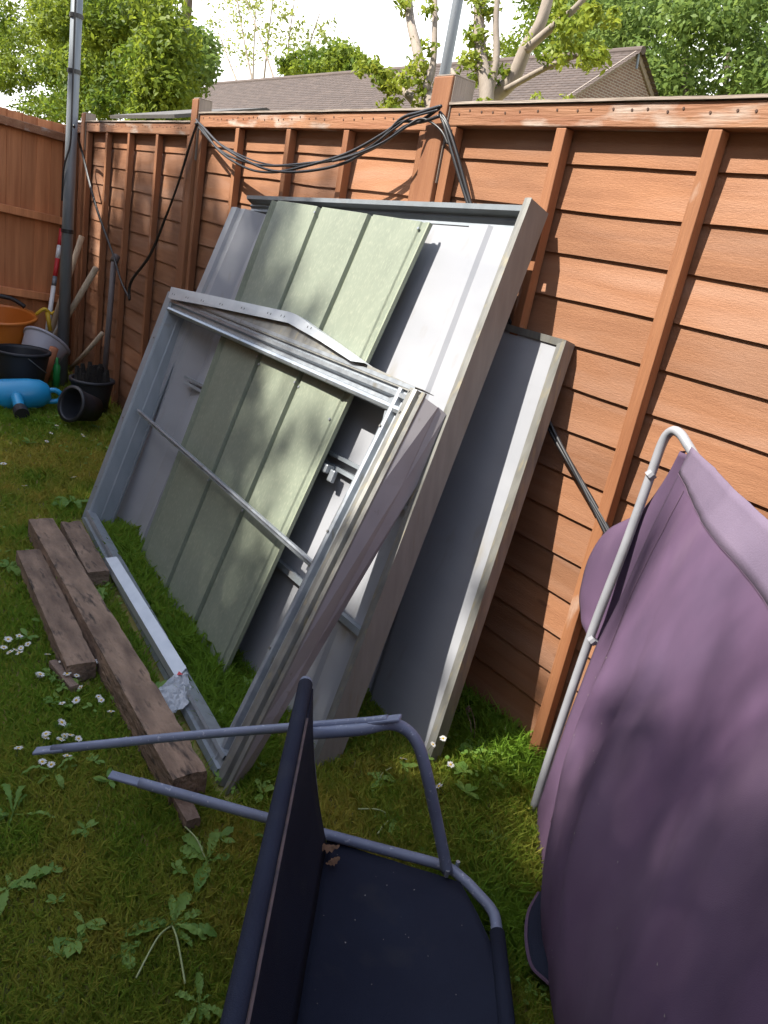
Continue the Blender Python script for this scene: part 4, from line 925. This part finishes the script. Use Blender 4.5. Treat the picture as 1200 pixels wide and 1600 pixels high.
def tree(label, base, clumps, per, size, leaf, bark='barkdark', trunks=(), seed=1, cat='tree', group=None, name='leafy_tree'):
    t = thing(name, label, cat, base, group)
    v, n, r = leaf_cloud(clumps, per, size, seed); fast_mesh('crown', v, n, 6, M[leaf], r, t)
    m = MB()
    for pts, r0, r1 in trunks: branch(m, pts, r0, r1)
    if trunks: m.build('trunk', M[bark], t, smooth=True)
    return t
def clumps_px(regions, seed, Y, spread, rad, n, fn=yp):
    """clumps spread over outlines given on the far plane Y, at varied depth"""
    r = random.Random(seed); out = []
    for (x0, x1, y0, y1, k) in regions:
        for _ in range(int(n*k)):
            yy = Y+r.uniform(-spread, spread); p = fn(r.uniform(x0, x1), r.uniform(y0, y1), yy); out.append((p.x, p.y, p.z, rad*r.uniform(.6, 1.3)))
    return out
# hedge-like trees at the left, beyond the far fence
L1 = clumps_px([(-140,120,-60,190,1.0),(100,250,-40,170,.75),(230,285,50,150,.4),(230,270,120,200,.3)], 3, 5.4, .9, .42, 150)
tree('dense bright green tree at the left, beyond the far fence', (-13,5.4,0), L1, 330, .056, 'leaf_hedge', trunks=[([V(-14,5.4,0),V(-14,5.5,2),V(-13.6,5.4,4.5)],.2,.06),([V(-13.4,5.3,0),V(-13.4,5.4,1.5),V(-13.3,5.3,2.8)],.12,.04)], seed=11, group='trees beyond the fences')
L2 = clumps_px([(150,300,60,150,.8),(215,325,70,112,.6)], 5, 9.0, 1.2, .55, 60)
tree('darker green tree behind the left end of the house roof', (-19,9,0), L2, 320, .09, 'leaf_oak', trunks=[([V(-20.6,9.2,0),V(-20.5,9.2,1.6),V(-20.2,9,3.0)],.2,.08)], seed=12, group='trees beyond the fences')
# thin airy tree behind the roof
YB = 34.0; tr = []; cl = []; rb_ = random.Random(4)
for (xa, ya_, xb, yb_) in ((372,112,335,50),(395,110,365,-20),(412,108,430,-10),(447,108,460,20),(470,106,500,40),(395,108,400,30),(430,110,380,10)):
    p, q = yp(xa,ya_+20,YB), yp(xb,yb_-20,YB); tr.append(([p, p.lerp(q,.5)+V(rb_.uniform(-.3,.3),0,0), q],.10,.04))
for _ in range(150):
    f = rb_.random(); x = 325+195*rb_.random(); yl = -25+f*125 
    if x > 470 and yl < 25: continue
    p = yp(x, yl, YB+rb_.uniform(-2,2)); cl.append((p.x,p.y,p.z,rb_.uniform(.5,1.1)))
tree('airy thin-branched tree with light leaves behind the house roof', (tr[0][0][0].x, YB, 0), cl, 15, .20, 'leaf_sparse', 'bark', tr+[([V(tr[1][0][0].x+.5,YB,0), tr[1][0][0]],.3,.12)], seed=13, group='trees beyond the fences')
cl = clumps_px([(440,565,82,118,1),(500,560,72,110,.4)], 6, 32.0, 1.5, .9, 34)
tree('low green tree showing just above the house ridge', (-26,32,0), cl, 120, .2, 'leaf_hedge', trunks=[([V(-24,32,0),V(-24,32,6)],.2,.1)], seed=14, group='trees beyond the fences')
# pollarded tree with leaf tufts, just over the fence
YP = 4.6; rp_ = random.Random(9); tr = []; cl = []
def limb(px, r0, r1, tuft=0, tr_=.10, dy=0.0):
    pts = [yp(x, y, YP+dy+.05*i) for i, (x, y) in enumerate(px)]; tr.append((pts, r0*.72, r1*.72)); sp = smoothpath(pts, 6); tuft = int(tuft*.7)
    for k in range(tuft):
        q = sp[rp_.randrange(len(sp))]; cl.append((q.x+rp_.uniform(-.09,.09), q.y+rp_.uniform(-.12,.06), q.z+rp_.uniform(-.06,.06), tr_*rp_.uniform(.6,1.3)))
limb([(700,215),(660,172),(640,150),(615,128),(588,112)], .075, .045, 0)
for (x, y, k) in ((588,108,7),(600,125,5),(614,142,5),(610,168,6),(575,105,3),(624,130,4)):
    for _ in range(k): p = yp(x+rp_.uniform(-12,12), y+rp_.uniform(-9,9), YP-.1+rp_.uniform(-.1,.15)); cl.append((p.x,p.y,p.z,rp_.uniform(.05,.11)))
limb([(690,225),(668,150),(660,120),(650,70),(641,30),(636,-30)], .085, .05, 26, .10)
limb([(664,140),(675,110),(679,60),(680,-30)], .05, .03, 12, .09)
limb([(750,215),(760,150),(752,90),(748,40),(752,-30)], .10, .06, 34, .10, .3)
limb([(745,205),(770,155),(800,125),(822,75),(845,35),(862,-25)], .11, .06, 4, .09, .5)
limb([(822,78),(860,45),(900,12),(925,-20)], .055, .03, 8, .10, .55)
limb([(760,170),(775,95),(775,30),(780,-30)], .05, .03, 3, .08, .4)
limb([(790,140),(845,110),(880,95),(915,85),(935,95)], .04, .015, 12, .10, .5)
limb([(700,215),(715,140),(705,110)], .04, .03, 6, .08, .1)
for (x, y, k) in ((900,30,8),(940,22,5),(930,80,4),(870,70,2),(835,158,2),(880,160,2),(735,125,4),(755,110,4)):
    for _ in range(k): p = yp(x+rp_.uniform(-22,22), y+rp_.uniform(-14,14), YP+.5+rp_.uniform(-.15,.2)); cl.append((p.x,p.y,p.z,rp_.uniform(.05,.12)))
c_ = yp(740, 215, YP+.2)
tr.append(([V(c_.x,c_.y,0), V(c_.x,c_.y,1.2), c_+V(.02,0,.08)], .2, .17))
tree('pale-barked pollarded tree with leaf tufts just over the fence', (c_.x, c_.y, 0), cl, 30, .034, 'leaf_ivy', 'bark', tr, seed=15, group='trees beyond the fences', name='pollarded_tree')
# tall trees at the right, beyond the house
R1 = clumps_px([(1010,1240,-60,175,1.0),(900,1020,-60,90,.4),(985,1060,60,170,.22)], 8, 26, 3, .85, 120)
tree('tall dark green tree at the right beyond the gable end', (-7,26,0), R1, 130, .125, 'leaf_oak', trunks=[([V(-9,26,0),V(-9,26,7),V(-8.5,26,14)],.35,.12),([V(-9,26,5),V(-7,26,9),V(-5.5,26,13)],.2,.08),([yp(1075,180,26),yp(1070,90,26),yp(1085,0,26)],.16,.08),([yp(1130,180,26),yp(1140,60,26)],.12,.06)], seed=16, group='trees beyond the fences')
R2 = clumps_px([(820,990,-60,40,.9),(860,960,20,80,.5),(760,860,60,90,.12)], 10, 31, 3, .95, 70)
tree('bushy lighter green tree behind the house gable ridge', (-16,31,0), R2, 120, .135, 'leaf_hedge', trunks=[([V(-16,31,0),V(-16,31,8),V(-15.5,31,13)],.3,.1)], seed=17, group='trees beyond the fences')

# unseen tree behind the viewer, crown and gaps shaped to cast the dappled shade
def shade_tree():
    d = SUN_D; r = random.Random(21); cl = []
    def edge(sx):
        pts = [(-12,2.2),(-6.3,1.75),(-5.9,1.6),(-4.9,1.45),(-4.2,1.36),(-3.7,1.26),(-3.2,1.30),(-2.85,1.30),(-2.6,.92),(-2.3,.32),(-2.0,-.10),(-1.6,-.32),(-1.2,-.45),(-.8,-.25),(-.3,-.12),(.5,.0),(3,.3)]
        for (a, za), (b, zb) in zip(pts, pts[1:]):
            if sx <= b: return za+(zb-za)*(sx-a)/(b-a)
        return .3
    for _ in range(7000):
        sx = r.uniform(-8.6, 1.7); sz = r.uniform(-3.2, 2.6); e = edge(sx)
        p = 1/(1+math.exp((sz-e)/(.07 if sx < -2.5 else .14)))+((.012 if sx < -2.5 else .03) if sz < e+.9 else 0)
        if sz > e-.45 and sx > -2.5: p *= .6
        if abs(sx+5.68) < .22 and sz > .35: p = 0
        if abs(sx+3.75) < .5 and abs(sz+1.32) < .22: p *= .12
        if r.random() > p*.62: continue
        t_ = r.uniform(7.0, 9.2); P = V(sx, D, sz)-d*t_; cl.append((P.x, P.y, P.z, r.uniform(.10,.24) if sz > e-.5 else r.uniform(.2,.38)))
    b = V(-3,D,-1)-d*8.2
    tree('unseen leafy tree behind the viewer, its crown shaped to shade the lawn', (b.x,b.y,0), cl, 22, .075, 'leaf_shade', trunks=[([V(b.x,b.y,0),V(b.x+.1,b.y,5),b],.25,.12),([V(b.x,b.y,6),b+V(-2.5,.3,.8)],.14,.05),([V(b.x,b.y,6.5),b+V(2.5,.2,-.5)],.14,.05)], seed=19, name='shade_caster_tree')
shade_tree()
